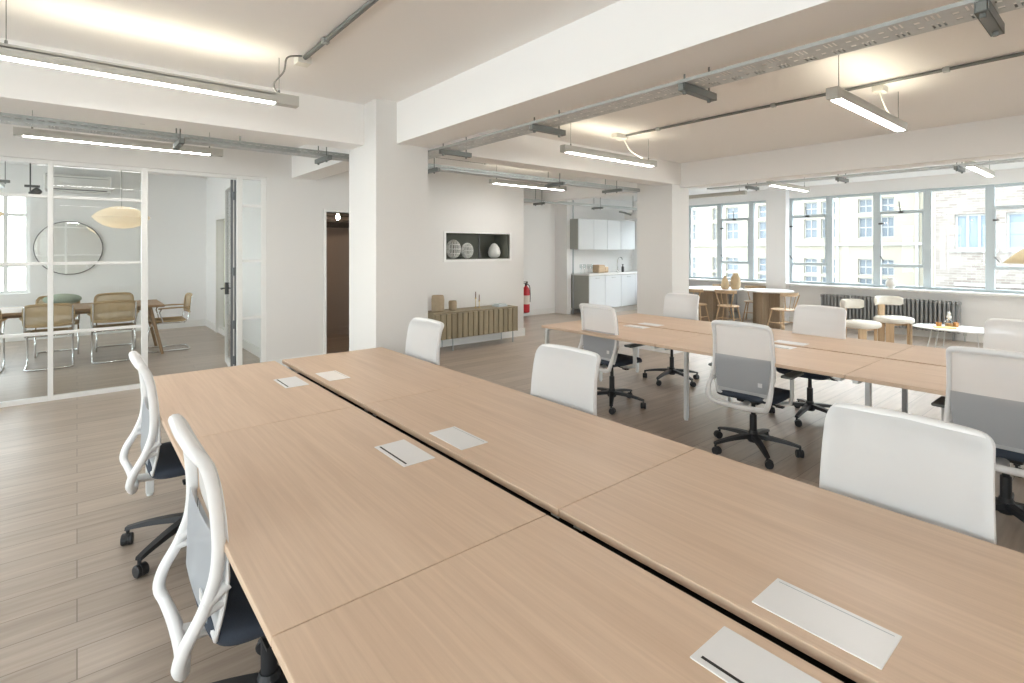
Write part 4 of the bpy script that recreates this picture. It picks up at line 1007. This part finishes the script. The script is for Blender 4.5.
for ya, yb in ys:
    for za, zb in zs:
        w = MB(); y0, y1, z0, z1 = ya-12, yb-12, za+6, zb+6
        w.box((.10, y0, z0), (.16, y0+.04, z1)); w.box((.10, y1-.04, z0), (.16, y1, z1)); w.box((.103, y0+.001, z0+.001), (.157, y1-.001, z0+.04)); w.box((.103, y0+.001, z1-.04), (.157, y1-.001, z1-.001))
        w.box((.11, y0, (z0+z1)/2-.02), (.15, y1, (z0+z1)/2+.02)); w.box((.11, (y0+y1)/2-.015, z0), (.15, (y0+y1)/2+.015, z1))
        fr = w.build('window', M['renderw'], t, smooth=0)
        w = MB(); w.box((.135, y0, z0), (.14, y1, z1)); w.build('pane', M['extglass'], fr, smooth=0)
t = thing('brick_building', 'pale brick building opposite with a wide pale-framed window', 'building', (22, 4.46, -6))
b = MB(); wb = [(-20+4.46-4.46, -16), ]
wallgrid(b, 0, -22, 0, 0, 13, [(2.10-4.46-.9, 2.10-4.46+.62), (3.05-4.46, 3.95-4.46)], [(.1+6-1.5, .47+6-.5), (1.55+6, 2.68+6)], .3)
b.build('facade', M['brick'], t, smooth=0)
b = MB(); b.box((-.08, 2.9-4.46, 1.46+6), (.05, 4.05-4.46, 1.55+6)); b.box((-.08, 1.1-4.46, 1.46+6), (.05, 2.8-4.46, 1.55+6)); b.box((-.12, -22, .38+6), (.0, 3.95-4.46, .47+6)); b.build('stone_sill', M['renderw'], t, smooth=0)
for (ya, yb) in ((3.05, 3.95), (1.2, 2.72)):
    for (za, zb) in ((1.55, 2.68), (-1.4, -.03)):
        w = MB(); y0, y1, z0, z1 = ya-4.46, yb-4.46, za+6, zb+6; nn = 3
        w.box((.083, y0+.001, z0+.001), (.157, y1-.001, z0+.06)); w.box((.083, y0+.001, z1-.06), (.157, y1-.001, z1-.001))
        for k in range(nn+1): yy = y0+(y1-y0-.06)*k/nn; w.box((.08, yy, z0), (.16, yy+.06, z1))
        fr = w.build('window', M['renderw'], t, smooth=0)
        w = MB(); w.box((.12, y0, z0), (.13, y1, z1)); w.build('pane', M['extpanel'], fr, smooth=0)

b = MB(); b.box((X0-.28, Y0-.3, CM+.3), (XW+.28, YM+.3, 20)); b.box((X0-.28, Y0-.3, -6), (XW+.28, YM+.3, -.2)); struct(b.build('wall_sky_block', M['renderw'], smooth=0))  # unseen storeys above and below, added to keep sky off the facades
# ---------------------------------------------------------------- light
world = bpy.data.worlds.new('world'); scene.world = world; world.use_nodes = True
nt = world.node_tree; bg = nt.nodes['Background']
tc = nt.nodes.new('ShaderNodeTexCoord'); sx = nt.nodes.new('ShaderNodeSeparateXYZ'); rp = nt.nodes.new('ShaderNodeValToRGB')
nt.links.new(tc.outputs['Generated'], sx.inputs[0]); nt.links.new(sx.outputs['Z'], rp.inputs[0])
rp.color_ramp.elements[0].position = 0.0; rp.color_ramp.elements[0].color = (0.96, 0.985, 1.0, 1)
rp.color_ramp.elements[1].position = 0.8; rp.color_ramp.elements[1].color = (0.80, 0.88, 1.0, 1)
nt.links.new(rp.outputs[0], bg.inputs[0])
# hazy overcast sky, brighter over the street side
vm = nt.nodes.new('ShaderNodeVectorMath'); vm.operation = 'DOT_PRODUCT'; vm.inputs[1].default_value = (-1, 0, 0)
nt.links.new(tc.outputs['Generated'], vm.inputs[0])
mr = nt.nodes.new('ShaderNodeMapRange'); mr.inputs['From Min'].default_value = -.9; mr.inputs['From Max'].default_value = .05
mr.inputs['To Min'].default_value = SKY_LO; mr.inputs['To Max'].default_value = SKY_HI
nt.links.new(vm.outputs['Value'], mr.inputs['Value']); nt.links.new(mr.outputs[0], bg.inputs[1])

def area(name, loc, rot, sx, sy, power=0, portal=True, color=(1,1,1)):
    l = bpy.data.lights.new(name, 'AREA'); l.shape = 'RECTANGLE'; l.size = sx; l.size_y = sy; l.energy = power; l.color = color
    if portal: l.cycles.is_portal = True
    o = bpy.data.objects.new(name, l); col.objects.link(o); o.location = loc; o.rotation_euler = rot; return o
for a, c in (W1, W2): area('sky_portal', (XW+.27, (a+c)/2, 1.735), (0, R(90), 0), 1.79, c-a)
for a, c in LW: area('sky_portal', (X0-.27, (a+c)/2, 1.575), (0, R(-90), 0), 2.15, c-a)
for a, c in RW: area('sky_portal', ((a+c)/2, Y0-.29, 1.525), (R(90), 0, 0), c-a, 2.25)
area('sky_portal', ((-3.2-.62)/2, YM+.24, 1.65), (R(-90), 0, 0), 2.58, 1.7)

# ---------------------------------------------------------------- camera
cd = bpy.data.cameras.new('camera'); cam = bpy.data.objects.new('camera', cd); col.objects.link(cam)
cam.location = (0, 0, 1.56); th = math.atan(435/524.7)
cam.rotation_euler = (R(90), 0, -th)
cd.sensor_width = 36; cd.lens = 524.7/1024*36; cd.shift_y = (249-341.5)/1024; cd.clip_start = .02; cd.clip_end = 300
scene.camera = cam
scene.view_settings.view_transform = 'Standard'; scene.view_settings.look = 'None'
scene.view_settings.exposure = 0.08; scene.view_settings.gamma = 1.0; scene.view_settings.use_curve_mapping = False
c = scene.cycles
c.max_bounces = 12; c.diffuse_bounces = 7; c.glossy_bounces = 4; c.transmission_bounces = 6; c.transparent_max_bounces = 16
c.caustics_reflective = False; c.caustics_refractive = False; c.sample_clamp_indirect = 6
c.use_denoising = True
